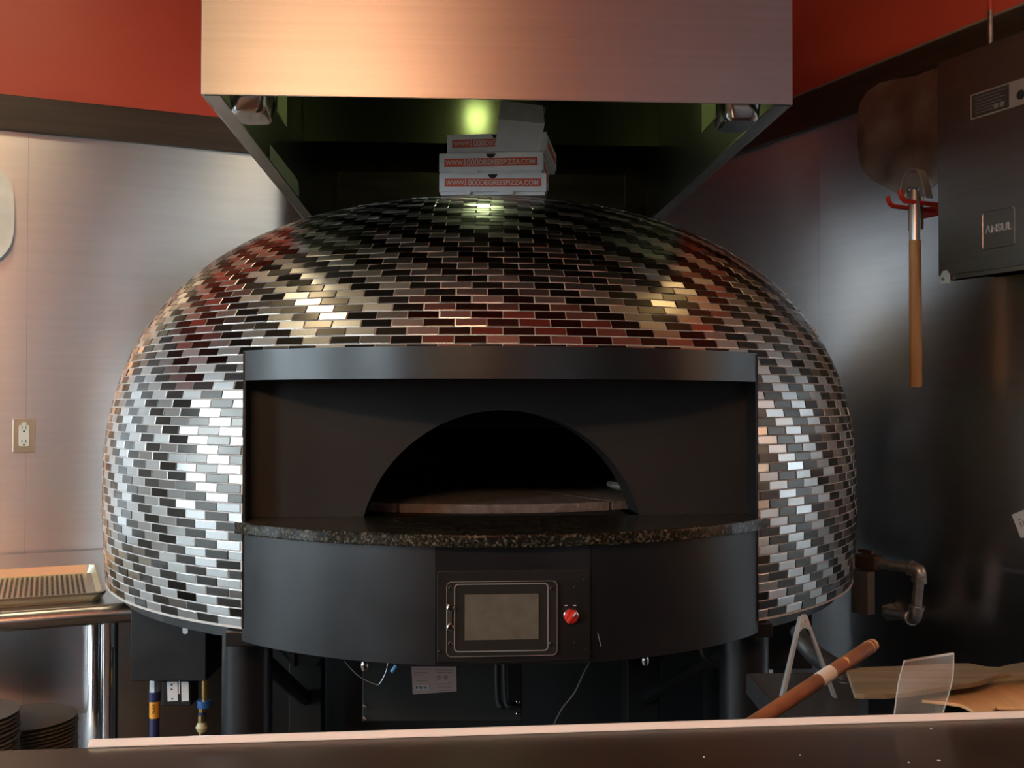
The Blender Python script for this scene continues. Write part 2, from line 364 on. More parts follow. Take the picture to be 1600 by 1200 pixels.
# ------------------------------------------------------------------ ceiling lamps (out of frame, seen in the reflections)
def strip_lamp(p0, p1, wd, m, label, group=None):
    p0 = Vector(p0); p1 = Vector(p1); d = (p1 - p0); ln = d.length; d.normalize(); s = ZAX.cross(d); c = (p0 + p1) / 2
    r = thing('ceiling_light', c + ZAX * 0, label, 'light', group)
    a = MB(); a.box(c + ZAX * 0.035, ln + 0.04, wd + 0.04, 0.05, (d, s, ZAX)); a.build('housing', m_steel, r, bevel=0.004)
    b = MB(); b.box(c + ZAX * 0.004, ln, wd, 0.012, (d, s, ZAX)); b.build('diffuser', m, r)
ZL = RH - 0.06
strip_lamp((-1.10, 2.60, ZL), (-1.62, 1.45, ZL), 0.20, m_warmL, 'warm ceiling strip light over the left end of the oven')
def spot_lamp(p, aim, r, label):
    p = Vector(p); d = (Vector(aim) - p).normalized(); rt = thing('track_spotlight', p, label, 'light', 'warm spotlights by the right wall')
    b = MB(); b.lathe([(r + 0.012, -0.14), (r + 0.012, 0.05), (r + 0.006, 0.05), (r + 0.006, -0.005)], p, d, 24); b.build('housing', m_black, rt, smooth=True)
    b = MB(); b.lathe([(r, -0.004), (r, 0.0)], p, d, 24); b.build('lens', m_spot, rt)
    b = MB(); q = p - d * 0.10; b.tube([q, Vector((q.x, q.y, RH))], 0.012, 8); b.build('stem', m_black, rt)
spot_lamp((1.17, 2.42, 3.02), (0.28, 2.07, 1.6), 0.13, 'warm spotlight on the ceiling above the right side of the oven, farther one')
spot_lamp((1.30, 2.12, 2.96), (0.33, 2.05, 1.55), 0.13, 'warm spotlight on the ceiling above the right side of the oven, nearer one')
pA_, pB_ = room(1.0, 6.6, RH - 0.06), room(3.4, 6.6, RH - 0.06)
strip_lamp(pA_, pB_, 0.4, mat('warm_back_lamp', (0.9, 0.8, 0.6), 0.5, emit=(1.0, 0.66, 0.36), estr=24.0 * LAMP), 'broad warm ceiling light near the back wall')
pe0 = Vector((-0.58, -1.5, 2.52)); pen = thing('pendant_light', pe0, 'broad warm pendant light over the customer side', 'light')
b_ = MB(); b_.box(pe0, 0.95, 0.40, 0.10); b_.build('diffuser', m_warm, pen, bevel=0.02)
b_ = MB(); b_.tube([pe0 + ZAX * 0.05, Vector((pe0.x, pe0.y, RH - 0.301))], 0.012, 10); b_.build('stem', m_black, pen)
b_ = MB(); b_.lathe([(0.06, 0), (0.06, 0.02)], pe0 + ZAX * 0.05, n=20); b_.build('cap', m_black, pen)

# ------------------------------------------------------------------ pizza oven
C = Vector((-0.076, 2.80, 0)); OA = math.radians(4.5)
U = Vector((math.sin(OA), -math.cos(OA), 0)); S = Vector((math.cos(OA), math.sin(OA), 0))
def loc(s, u, z): return C + S * s + U * u + ZAX * z
R, ZC, H, PN, PM, PK = 0.9413, CZ - 0.2098, 0.7106, 2.3085, 2.5417, 0.0237
ZB = CZ - 0.4215
def prad(z):
    if z > ZC: return R * max(0.0, 1 - ((z - ZC) / H) ** PN) ** (1 / PM)
    return R * (1 - PK * ((ZC - z) / 0.3) ** 2)
prof = []; 
for i in range(2001):
    q = i / 2000; z = ZB + (ZC + H - ZB) * (1 - (1 - q) ** 2.2); prof.append((prad(z), z))
arc = [0.0]
for (r0, z0), (r1, z1) in zip(prof[:-1], prof[1:]): arc.append(arc[-1] + math.hypot(r1 - r0, z1 - z0))
def at_arc(s):
    lo, hi = 0, len(arc) - 1
    while hi - lo > 1:
        m_ = (lo + hi) // 2
        if arc[m_] <= s: lo = m_
        else: hi = m_
    t = (s - arc[lo]) / max(1e-9, arc[hi] - arc[lo])
    return prof[lo][0] + t * (prof[hi][0] - prof[lo][0]), prof[lo][1] + t * (prof[hi][1] - prof[lo][1])
HALF = 0.4876                       # half width of the front opening
ZV0, ZV1 = 1.4385, 1.4935           # visor band
ZLEDGE = 1.1790
oven = thing('pizza_oven', C, 'large dome pizza oven covered in silver and black mosaic tiles with arched mouth', 'oven')
def dpt(ang, r, z): return C + Vector((math.sin(ang), -math.cos(ang), 0)) * r + ZAX * z

# grout shell, with the front cut away
sh = MB(); rows = [at_arc(arc[-1] * i / 90) for i in range(90)] + [(0.001, ZC + H)]
rows = [r for r in rows if not (abs(r[1] - ZV1) < 0.008)] + [(prad(ZV1), ZV1)]; rows.sort(key=lambda q: q[1])
NA = 180
for i in range(len(rows) - 1):
    (r0, z0), (r1, z1) = rows[i], rows[i + 1]
    def ring(r, z, cut):
        r -= 0.0012
        if not cut: return [dpt(OA - math.pi + 2 * math.pi * j / NA, r, z) for j in range(NA + 1)]
        a = math.asin(min(0.999, HALF / r))
        return [dpt(OA + a + (2 * math.pi - 2 * a) * j / NA, r, z) for j in range(NA + 1)]
    cut = (z0 + z1) / 2 < ZV1
    A = ring(r0, z0, cut); B = ring(r1, z1, cut)
    sh.add(A + B, [(j, j + 1, j + NA + 2, j + NA + 1) for j in range(NA)])
sh.build('dome_shell', m_grout, oven, smooth=True)
# bottom rim of the dome
rim = MB(); rr0 = prad(ZB); a0 = math.asin(HALF / rr0); A = []
for rad_, z in ((rr0 - 0.02, ZB), (rr0 + 0.0015, ZB), (rr0 + 0.0015, ZB - 0.0025), (rr0 - 0.02, ZB - 0.0025)):
    A.append([dpt(OA + a0 + (2 * math.pi - 2 * a0) * j / NA, rad_, z) for j in range(NA + 1)])
for i in range(4):
    rim.add(A[i] + A[(i + 1) % 4], [(j, j + 1, j + NA + 2, j + NA + 1) for j in range(NA)])
rim.build('rim', m_grout, oven)

# mosaic tiles
PITCH_W, PITCH_H, GAP, TH = 2 * math.pi * R / 100, 0.01775, 0.0022, 0.0042
def tile_shape(wd, ht):
    b = 0.0007; hw, hh = wd / 2, ht / 2
    vs = [(sx * hw, sy * hh, 0) for sx, sy in ((-1, -1), (1, -1), (1, 1), (-1, 1))]
    vs += [(sx * hw, sy * hh, TH - 0.0003) for sx, sy in ((-1, -1), (1, -1), (1, 1), (-1, 1))]
    vs += [(sx * (hw - b), sy * (hh - b), TH) for sx, sy in ((-1, -1), (1, -1), (1, 1), (-1, 1))]
    fs = [(8, 9, 10, 11)] + [(i, (i + 1) % 4, (i + 1) % 4 + 4, i + 4) for i in range(4)] + [(i + 4, (i + 1) % 4 + 4, (i + 1) % 4 + 8, i + 8) for i in range(4)]
    return [Vector(v) for v in vs], fs
tiles = []          # (area, matrix, dark, width)
nrow = int((arc[-1] - 0.04) / PITCH_H)
for i in range(nrow):
    r, z = at_arc((i + 0.5) * PITCH_H + 0.001); ra, za = at_arc((i + 0.5) * PITCH_H - 0.004); rb, zb_ = at_arc((i + 0.5) * PITCH_H + 0.006)
    tv = Vector((rb - ra, zb_ - za)).normalized()          # (radial, z) along the meridian
    halfc = math.pi * r
    n = int(halfc / PITCH_W) + 2
    shift = -(i * PITCH_W / 2)
    k0 = int(math.floor(-shift / PITCH_W))
    for k in range(-n, n + 1):
        kk = k + k0; t = shift + kk * PITCH_W
        dark = (kk % 2) != 0
        t0, t1 = t - PITCH_W / 2, t + PITCH_W / 2
        t0 = max(t0, -halfc); t1 = min(t1, halfc)
        if t1 - t0 < 0.008: continue
        if z + PITCH_H * 0.35 * tv.y < ZV1:                # beside the opening: cut at its edges
            a = math.asin(min(0.999, HALF / r)); c0, c1 = (OA - a) * r, (OA + a) * r
            if t0 >= c0 and t1 <= c1: continue
            if t0 < c0 < t1: t1 = c0
            if t0 < c1 < t1: t0 = c1
            if t1 - t0 < 0.008: continue
        wd = t1 - t0 - GAP; ang = (t0 + t1) / 2 / r
        rad = Vector((math.sin(ang), -math.cos(ang), 0)); tx = Vector((math.cos(ang), math.sin(ang), 0))
        ty = rad * tv.x + ZAX * tv.y; nz = tx.cross(ty)
        e1, e2 = random.gauss(0, 0.013), random.gauss(0, 0.010)
        n2 = (nz + tx * e1 + ty * e2).normalized(); x2 = (tx - n2 * tx.dot(n2)).normalized(); y2 = n2.cross(x2)
        p = C + rad * (r - 0.0042 + random.uniform(-0.0003, 0.0003)) + ZAX * z
        m4 = Matrix.Identity(4)
        for q in range(3): m4[q][0] = x2[q]; m4[q][1] = y2[q]; m4[q][2] = n2[q]; m4[q][3] = p[q]
        d = CAMP - p; area = nz.dot(d.normalized()) / d.length_squared * (wd / PITCH_W)
        full = abs(wd - (PITCH_W - GAP)) < 1e-4
        d2 = p - CAMP; dd = d2.dot(FW); px = 800 + F * d2.dot(RT) / dd; py = 600 - F * d2.dot(UP) / dd
        if not (px > 0 and py > 300): area = -1
        tiles.append((area if full else -1, m4, dark, wd))
tiles.sort(key=lambda q: -q[0])
vs, fs = tile_shape(PITCH_W - GAP, PITCH_H - GAP)
shared = []
for nm, mm in (('tile', m_lighttile), ('tile', m_darktile)):
    me = bpy.data.meshes.new(nm); me.from_pydata(vs, [], fs); me.materials.append(mm); shared.append(me)
for area, m4, dark, wd in tiles[:300]:
    o = bpy.data.objects.new('tile', shared[1 if dark else 0]); COL.objects.link(o); o.parent = oven
    o.matrix_local = Matrix.Translation(-oven.location) @ m4
tf = MB()
for area, m4, dark, wd in tiles[300:]:
    v_, f_ = tile_shape(wd, PITCH_H - GAP); tf.add([m4 @ q for q in v_], f_, 1 if dark else 0)
tf.build('mosaic_tiles', [m_lighttile, m_darktile], oven, kind='stuff')

# bow front: arc through the opening ends
SAG, UCH = 0.222, 0.805
RBOW = (HALF ** 2 + SAG ** 2) / (2 * SAG); UBC = UCH + SAG - RBOW
def bow(s, extra=0.0): return UBC + math.sqrt(max(0, (RBOW + extra) ** 2 - s * s))
def bowline(s0, s1, n, extra=0.0): return [(s0 + (s1 - s0) * i / n, bow(s0 + (s1 - s0) * i / n, extra)) for i in range(n + 1)]
def curved_panel(name, s0, s1, z0, z1, m, parent, th=0.004, n=24, extra=0.0, bevel=0.0):
    o_ = bowline(s0, s1, n, extra); i_ = bowline(s0, s1, n, extra - th)
    poly = [loc(s, u, z0) for s, u in o_] + [loc(s, u, z0) for s, u in reversed(i_)]
    mb = MB(); nn = n + 1
    vs = [loc(s, u, z) for z in (z0, z1) for ln in (o_, i_) for s, u in ln]
    fs = []
    for j in range(n):
        fs += [(j, j + 1, 2 * nn + j + 1, 2 * nn + j), (nn + j + 1, nn + j, 3 * nn + j, 3 * nn + j + 1), (j, nn + j, nn + j + 1, j + 1), (2 * nn + j, 2 * nn + j + 1, 3 * nn + j + 1, 3 * nn + j)]
    fs += [(0, 2 * nn, 3 * nn, nn), (n, nn + n, 3 * nn + n, 2 * nn + n)]
    mb.add(vs, fs); return mb.build(name, m, parent, smooth=True, bevel=bevel)
curved_panel('visor', -HALF, HALF, ZV0, ZV1, m_blackmetal, oven)
# plate closing the recess at the top
lid = MB(); bl = bowline(-HALF + 0.004, HALF - 0.004, 24, -0.005)
lid.prism([loc(s, u, ZV1 - 0.006) for s, u in bl] + [loc(HALF - 0.004, 0.742, ZV1 - 0.006), loc(-HALF + 0.004, 0.742, ZV1 - 0.006)], ZAX * 0.004); lid.build('visor_top', m_soot, oven)
for sg in (-1, 1):
    b = MB(); b.box(loc(sg * (HALF - 0.003), 0.772, (ZB + ZV1) / 2), 0.005, 0.076, ZV1 - ZB - 0.004, (S, U, ZAX)); b.build('recess_side', m_blackmetal, oven)
# face plate with the arched mouth
UF = 0.752; AW, AH = 0.268, 0.204; AR = (AW ** 2 + AH ** 2) / (2 * AH)
ZM0 = 1.166
def arch_pts(aw, ah, n=36):
    ar = (aw ** 2 + ah ** 2) / (2 * ah); a = math.asin(min(1, aw / ar)); 
    if ah > ar: a = math.pi - a
    return [(ar * math.sin(-a + 2 * a * i / n), ah - ar + ar * math.cos(-a + 2 * a * i / n)) for i in range(n + 1)]
ap = arch_pts(AW, AH)
fp = MB()
outer = []
for i, (s, h) in enumerate(ap):
    t = i / (len(ap) - 1) * 2 - 1
    ss = max(-HALF + 0.004, min(HALF - 0.004, t * 2.2 * HALF)) 
    hh = (ZV1 - 0.008 - ZLEDGE) if abs(t) < 1 / 2.2 * 1.0 else (ZV1 - 0.008 - ZLEDGE) * (1 - (abs(t) - 1 / 2.2) / (1 - 1 / 2.2))
    outer.append((ss, hh))
na = len(ap)
vs = [loc(s, UF, ZLEDGE + h) for s, h in ap] + [loc(s, UF, ZLEDGE + h) for s, h in outer]
vs += [v - U * 0.004 for v in vs]
fs = [(i, i + 1, na + i + 1, na + i) for i in range(na - 1)] + [(2 * na + i + 1, 2 * na + i, 3 * na + i, 3 * na + i + 1) for i in range(na - 1)]
fp.add(vs, fs); fp.build('face_plate', m_soot, oven)
# throat of the mouth
thr = MB(); UD = 0.115
inn = arch_pts(AW - 0.001, AH - 0.001)
vs = [loc(s, UF + 0.0015, ZLEDGE + h) for s, h in ap] + [loc(s, UF - UD, ZLEDGE + h) for s, h in inn]
vs += [loc(s * 1.03, UF + 0.0015, ZLEDGE + h * 1.03) for s, h in ap]
thr.add(vs, [(i, i + 1, na + i + 1, na + i) for i in range(na - 1)] + [(2 * na + i, 2 * na + i + 1, i + 1, i) for i in range(na - 1)])
thr.build('mouth_throat', m_soot, oven, smooth=True)
# chamber and its floor stones
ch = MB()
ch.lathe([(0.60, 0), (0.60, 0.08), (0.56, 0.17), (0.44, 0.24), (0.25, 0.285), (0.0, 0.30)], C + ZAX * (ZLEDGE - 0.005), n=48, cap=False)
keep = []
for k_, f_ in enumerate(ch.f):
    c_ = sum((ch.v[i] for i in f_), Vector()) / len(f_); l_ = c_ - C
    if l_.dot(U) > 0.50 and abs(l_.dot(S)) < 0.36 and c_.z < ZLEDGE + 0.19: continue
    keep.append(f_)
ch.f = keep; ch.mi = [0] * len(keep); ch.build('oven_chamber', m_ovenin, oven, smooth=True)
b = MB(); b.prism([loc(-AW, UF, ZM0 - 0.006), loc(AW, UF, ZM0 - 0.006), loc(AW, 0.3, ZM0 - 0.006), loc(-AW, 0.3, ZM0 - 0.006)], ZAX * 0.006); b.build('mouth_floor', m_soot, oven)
NS = 8; RS = 0.598
for k in range(NS):
    a0_ = math.radians(-20.5 + 45 * k + 0.35); a1_ = math.radians(-20.5 + 45 * (k + 1) - 0.35)
    pts = [loc(0.004 * math.sin((a0_ + a1_) / 2), 0.004 * math.cos((a0_ + a1_) / 2), ZM0)]
    for j in range(9):
        a = a0_ + (a1_ - a0_) * j / 8; pts.append(loc(RS * math.sin(a), RS * math.cos(a), ZM0))
    b = MB(); b.prism(pts, ZAX * 0.0195); b.build('floor_stone', m_stone, oven, bevel=0.002)
# granite ledge
lg = MB(); OV = 0.022; SW = HALF + 0.012
bl = bowline(-SW, SW, 32, OV)
lg.prism([loc(s, u, ZLEDGE - 0.0215) for s, u in bl] + [loc(SW, 0.795, ZLEDGE - 0.0215), loc(HALF - 0.006, 0.795, ZLEDGE - 0.0215), loc(HALF - 0.006, UF + 0.0005, ZLEDGE - 0.0215),
          loc(-HALF + 0.006, UF + 0.0005, ZLEDGE - 0.0215), loc(-HALF + 0.006, 0.795, ZLEDGE - 0.0215), loc(-SW, 0.795, ZLEDGE - 0.0215)], ZAX * 0.0215)
lg.build('granite_ledge', m_granite, oven, bevel=0.003)
# base cabinet under the ledge
ZS0, ZS1 = 0.957, ZLEDGE - 0.0215
SF = 0.131
curved_panel('base_panel', -HALF, -SF - 0.001, ZS0, ZS1, m_blackmetal, oven)
curved_panel('base_panel', SF + 0.001, HALF, ZS0, ZS1, m_blackmetal, oven)
UP_ = bow(SF) + 0.001
b = MB(); b.box(loc(0, UP_ - 0.002, (ZS0 + ZS1) / 2), 2 * SF, 0.006, ZS1 - ZS0, (S, U, ZAX)); b.build('center_panel', m_blackmetal, oven)
b = MB(); bl = bowline(-HALF + 0.003, HALF - 0.003, 24, -0.006)
b.prism([loc(s, u, ZS0 + 0.004) for s, u in bl] + [loc(HALF - 0.003, 0.70, ZS0 + 0.004), loc(-HALF + 0.003, 0.70, ZS0 + 0.004)], ZAX * 0.004); b.build('base_bottom', m_black, oven)
# control panel
UPF = UP_ + 0.001
cpz0, cpz1 = ZS0 + 0.006, ZS0 + 0.158
control = MB(); control.box(loc(0, UPF + 0.002, (cpz0 + cpz1) / 2), 2 * SF - 0.004, 0.004, cpz1 - cpz0, (S, U, ZAX)); control = control.build('control_panel', m_black, oven, bevel=0.0008)
UC = UPF + 0.004
def cpt(px, py, off=0.0): return onplane(px, py, loc(0, UC + off, 0), U)
def disc(p, r, h, m, name, parent, n=14, prof=None):
    b = MB(); b.lathe(prof if prof else [(r, 0), (r, h * 0.6), (r * 0.75, h)], p, U, n); return b.build(name, m, parent, smooth=True)
for px, py in ((686, 905), (687, 1018), (914, 905), (917, 1014), (899, 917), (899, 1004)): disc(cpt(px, py), 0.0028, 0.0018, m_blackmetal, 'screw', control, 10)
c0 = cpt(784, 965.5); sx = (cpt(871, 965) - cpt(698, 965)).length; sz = (cpt(784, 907) - cpt(784, 1024)).length
b = MB(); b.prism(rrect(c0, S, ZAX, sx, sz, 0.009), U * 0.006); b.build('screen_cover', m_clear, control, bevel=0.001)
b = MB()                                   # bright polished edge of the cover
o1 = rrect(c0 + U * 0.006, S, ZAX, sx, sz, 0.009); o2 = rrect(c0 + U * 0.006, S, ZAX, sx - 0.0016, sz - 0.0016, 0.0085); n_ = len(o1)
b.add([p for p in o1] + [p for p in o2] + [p + U * 0.0008 for p in o1] + [p + U * 0.0008 for p in o2],
      [(i, (i + 1) % n_, n_ + (i + 1) % n_, n_ + i) for i in range(n_)] + [(2 * n_ + i, 3 * n_ + i, 3 * n_ + (i + 1) % n_, 2 * n_ + (i + 1) % n_) for i in range(n_)] + [(i, 2 * n_ + i, 2 * n_ + (i + 1) % n_, (i + 1) % n_) for i in range(n_)] + [(n_ + i, n_ + (i + 1) % n_, 3 * n_ + (i + 1) % n_, 3 * n_ + i) for i in range(n_)])
b.build('cover_edge', m_bezel, control)
c1 = cpt(783, 963.5); ix = (cpt(856.5, 965) - cpt(709.5, 965)).length; iz = (cpt(783, 910.5) - cpt(783, 1016.5)).length
b = MB(); q1 = [p + U * 0.0062 for p in rrect(c1, S, ZAX, ix, iz, 0.007)]; q2 = [p + U * 0.0062 for p in rrect(c1, S, ZAX, ix - 0.0034, iz - 0.0034, 0.006)]
b.add(q1 + q2 + [p + U * 0.0012 for p in q1] + [p + U * 0.0012 for p in q2],
      [(2 * n_ + i, 3 * n_ + i, 3 * n_ + (i + 1) % n_, 2 * n_ + (i + 1) % n_) for i in range(n_)] + [(i, 2 * n_ + i, 2 * n_ + (i + 1) % n_, (i + 1) % n_) for i in range(n_)] + [(n_ + i, n_ + (i + 1) % n_, 3 * n_ + (i + 1) % n_, 3 * n_ + i) for i in range(n_)])
b.build('screen_bezel', m_bezel, control)
c2 = cpt(783.5, 962.5); b = MB(); b.box(c2 + U * 0.0065, (cpt(841, 960) - cpt(726, 960)).length, 0.002, (cpt(784, 927) - cpt(784, 998)).length, (S, U, ZAX)); b.build('screen', m_screen, control)
for px, py in ((704, 919), (703.5, 1006), (862.5, 919), (861.5, 1005)): disc(cpt(px, py, 0.006), 0.0036, 0.003, m_chrome, 'screw', control)
b = MB(); b.box(cpt(702, 964, 0.0075), 0.009, 0.003, 0.042, (S, U, ZAX)); b.build('hinge', m_steel, control, bevel=0.001)
for py in (950, 980): disc(cpt(703.5, py, 0.009), 0.0058, 0.004, m_chrome, 'hinge_screw', control)
b = MB(); b.box(cpt(891.5, 948, 0.001), 0.0225, 0.002, 0.024, (S, U, ZAX)); b.build('switch_plate', m_blackmetal, control, bevel=0.0005)
for px in (884.5, 898): 
    b = MB(); b.box(cpt(px, 946, 0.0024), 0.005, 0.0008, 0.0018, (S, U, ZAX)); b.build('switch_mark', m_whitelabel, control)
kc = cpt(891.5, 962)
disc(kc, 0.0128, 0.004, m_chrome, 'knob_ring', control, 24, [(0.0128, 0), (0.0128, 0.004), (0.0118, 0.005)])
kb = disc(kc + U * 0.004, 0.0116, 0.01, m_redplastic, 'red_knob', control, 24, [(0.0116, 0), (0.0116, 0.007), (0.0095, 0.0095), (0, 0.0095)])
kd = (S * 0.62 + ZAX * 0.78).normalized(); kn = U.cross(kd)
b = MB(); b.box(kc + U * 0.0155, 0.0225, 0.0055, 0.006, (kd, kn, U)); b.build('knob_grip', m_redplastic, control, bevel=0.001)
b = MB(); b.box(kc + U * 0.0188 + kd * 0.0072, 0.008, 0.0022, 0.0006, (kd, kn, U)); b.build('knob_pointer', m_whitelabel, control)
# wire hanging on the right base panel
# under-frame: dome floor plate, legs, braces
b = MB(); b.lathe([(0.90, 0), (0.90, 0.02)], C + ZAX * (ZB - 0.03), n=64); b.build('floor_plate', m_black, oven)
for sg in (-1, 1):
    b = MB(); b.box(loc(sg * (HALF - 0.003), 0.762, (ZS0 + ZB) / 2 - 0.009), 0.07, 0.07, ZB - ZS0 + 0.006, (S, U, ZAX)); b.build('frame_bracket', m_blackmetal, oven, bevel=0.002)
pl = at(386.5, 1060, 2.115); pr_ = at(1162.5, 1060, 2.17)
for p, rad in ((pl, 0.0495), (pr_, 0.0495)):
    b = MB(); b.lathe([(rad, 0.012), (rad, ZB - 0.03)], Vector((p.x, p.y, 0)), n=28); b.lathe([(0.085, 0), (0.085, 0.012)], Vector((p.x, p.y, 0)), n=28)
    b.build('leg', m_blackmetal, oven, smooth=True)
bl_, br_ = at(480, 1060, 3.10), at(1000, 1060, 3.10)
for p in (bl_, br_):
    b = MB(); b.box((p.x, p.y, (ZB - 0.03) / 2), 0.095, 0.095, ZB - 0.03, (S, U, ZAX)); b.build('leg', m_soot, oven, bevel=0.004)
    for sg in (-1, 1):
        b = MB(); b.prism([Vector((p.x, p.y, 0)) + S * (sg * 0.03) + ZAX * (ZB - 0.34), Vector((p.x, p.y, 0)) + S * (sg * 0.03) + ZAX * (ZB - 0.26), Vector((p.x, p.y, 0)) + S * (sg * 0.30) + ZAX * (ZB - 0.03), Vector((p.x, p.y, 0)) + S * (sg * 0.20) + ZAX * (ZB - 0.03)], U * 0.06)
        b.translate = None; b.build('brace', m_soot, oven)
for p, q in ((pl, bl_), (pr_, br_)):
    b = MB(); b.tube([Vector((p.x, p.y, ZB - 0.07)), Vector((q.x, q.y, ZB - 0.45))], 0.02, 8); b.build('brace', m_black, oven, smooth=True)
# dark sheets added at back and right to block bright walls under the oven
m_lightblock = mat('charcoal_sheet', (0.020, 0.021, 0.022), 0.5, noise=0.1, nscale=(5, 5, 5))
b = MB(); b.box(loc(0.02, -0.52, (ZB - 0.04 + 0.08) / 2), 1.50, 0.006, ZB - 0.04 - 0.08, (S, U, ZAX)); b.build('light_block_panel', m_lightblock, oven)
b = MB(); b.box(loc(0.73, -0.12, (ZB - 0.04 + 0.08) / 2), 0.006, 0.79, ZB - 0.04 - 0.08, (S, U, ZAX)); b.build('light_block_panel', m_lightblock, oven)
# burner box below the front
bx0, bx1 = at(566, 1050, 2.30), at(816, 1050, 2.30); zb0 = at(600, 1128, 2.30).z
b = MB(); b.prism([Vector((bx0.x, bx0.y, zb0)), Vector((bx1.x, bx1.y, zb0)), Vector((bx1.x, bx1.y + 0.3, zb0)), Vector((bx0.x, bx0.y + 0.3, zb0))], ZAX * (ZB - 0.03 - zb0))
burner = b.build('burner_box', m_soot, oven, bevel=0.003)
def bpt(px, py, off=0.0): return at(px, py, 2.30 - off)
XA, YA = Vector((1, 0, 0)), Vector((0, -1, 0))
b = MB(); b.prism([bpt(643, 1041.5, .001), bpt(713, 1041.5, .001), bpt(713.5, 1080, .001), bpt(645, 1085, .001)], (0, -0.0008, 0)); b.build('data_label', m_pinklabel, burner)
lx = (bpt(712, 1060) - bpt(645, 1060)).length
for i, (x0, x1, y0) in enumerate([(646, 671, 1045), (680, 708, 1046), (647, 668, 1050), (683, 708, 1050), (647, 660, 1054), (680, 705, 1068), (684, 706, 1073), (684, 704, 1078), (650, 668, 1063)]):
    b = MB(); b.prism([bpt(x0, y0, .0024), bpt(x1, y0, .0024), bpt(x1, y0 + 1.4, .0024), bpt(x0, y0 + 1.4, .0024)], (0, -0.0003, 0)); b.build('print_line', m_greyprint, burner)
b = MB(); b.prism([bpt(648, 1071, .0022), bpt(669.5, 1071, .0022), bpt(669.5, 1077.5, .0022), bpt(648, 1077.5, .0022)], (0, -0.0003, 0)); b.build('barcode_field', m_whitelabel, burner)
b = MB()
for i in range(9):
    x0 = 649.5 + i * 2.1; b.prism([bpt(x0, 1072, .0028), bpt(x0 + (0.9 if i % 3 else 1.4), 1072, .0028), bpt(x0 + (0.9 if i % 3 else 1.4), 1076.6, .0028), bpt(x0, 1076.6, .0028)], (0, -0.0003, 0))
b.build('barcode', m_ink, burner)
for px in (685.5, 696.5):
    b = MB(); b.lathe([(0.0048, 0), (0.0048, 0.0006)], bpt(px, 1058.5, .0022), YA, 14); b.build('approval_mark', m_greyprint, burner)
text_mesh('NSF', 0.004, bpt(685.5, 1058.5, .0032), XA, ZAX, m_pinklabel, 'mark_letters', burner, 0.0002, fit=(0.006, 0.003))
for px, py in ((571, 1103), (571, 1122), (809.5, 1097), (809.5, 1115.5)):
    b = MB(); b.lathe([(0.0045, 0), (0.0045, 0.002), (0.003, 0.0035)], bpt(px, py), YA, 12); b.build('screw', m_chrome, burner, smooth=True)
for px in (776, 788):
    p = bpt(px, 1040, 0.035); q = bpt(px + 2, 1092, 0.035); e = bpt(px + 9, 1104, 0.035)
    b = MB(); b.tube(spline([p + ZAX * 0.03, q, e, e + Vector((0.01, 0.03, -0.004))]), 0.0065, 10); b.build('pipe', m_rubber, burner, smooth=True)
for px, py in ((569.5, 1042), (1008, 1034)):
    b = MB(); p = at(px, py, 2.0); b.lathe([(0.006, -0.006), (0.0075, 0), (0.0075, 0.006), (0.005, 0.012)], p, ZAX, 10); b.build('fitting', m_chrome, oven, smooth=True)
# gas train box under the left of the dome
def hang_box(x0, x1, yb, Y, dy, nm):
    p0, p1 = at(x0, 1000, Y), at(x1, 1000, Y); zb_ = at((x0 + x1) / 2, yb, Y).z
    b = MB(); b.prism([Vector((p0.x, p0.y, zb_)), Vector((p1.x, p1.y, zb_)), Vector((p1.x, p1.y + dy, zb_)), Vector((p0.x, p0.y + dy, zb_))], ZAX * (ZB - 0.03 - zb_))
    return b.build(nm, m_black, oven, bevel=0.002), zb_
gbox, zg = hang_box(204, 322, 1064, 2.42, 0.2, 'gas_box')
def gp(px, py, off=0.0): return at(px, py, 2.42 - off)
b = MB(); b.prism(rrect(gp(289.5, 985, .0015), XA, ZAX, 0.012, 0.016, 0.004), (0, -0.0006, 0)); b.build('paint_chip', m_whitelabel, gbox)
# gas valve with two white labels
gv = MB(); gv.box(at(282, 1079, 2.50), 0.068, 0.06, 0.056); gv = gv.build('gas_valve', m_black, oven, bevel=0.003)
for x0, x1 in ((261, 277.5), (283, 294.5)):
    b = MB(); b.prism([at(x0, 1065, 2.468), at(x1, 1065, 2.468), at(x1 + .6, 1095, 2.468), at(x0 + 1, 1096, 2.468)], (0, -0.0006, 0)); b.build('label', m_whitelabel, gv)
for px, py in ((268, 1070), (268, 1077), (269, 1092)):
    b = MB(); b.box(at(px, py, 2.4668), 0.004, 0.0006, 0.0035); b.build('label_print', m_ink, gv)
b = MB(); b.box(at(280, 1074, 2.4675), 0.003, 0.0008, 0.03); b.build('label_strip', m_whitelabel, gv)
# right-hand box and a small pale blue rectangle below it
rbox, _ = hang_box(1201, 1269, 1045, 2.46, 0.2, 'burner_control_box')
b = MB(); b.prism([at(1200, 1046.5, 2.445), at(1208, 1046.5, 2.445), at(1208, 1074, 2.445), at(1200, 1074, 2.445)], (0, 0.001, 0)); b.build('pale_rectangle', mat('pale_blue_plain', (0.55, 0.68, 0.75), 0.5), oven)
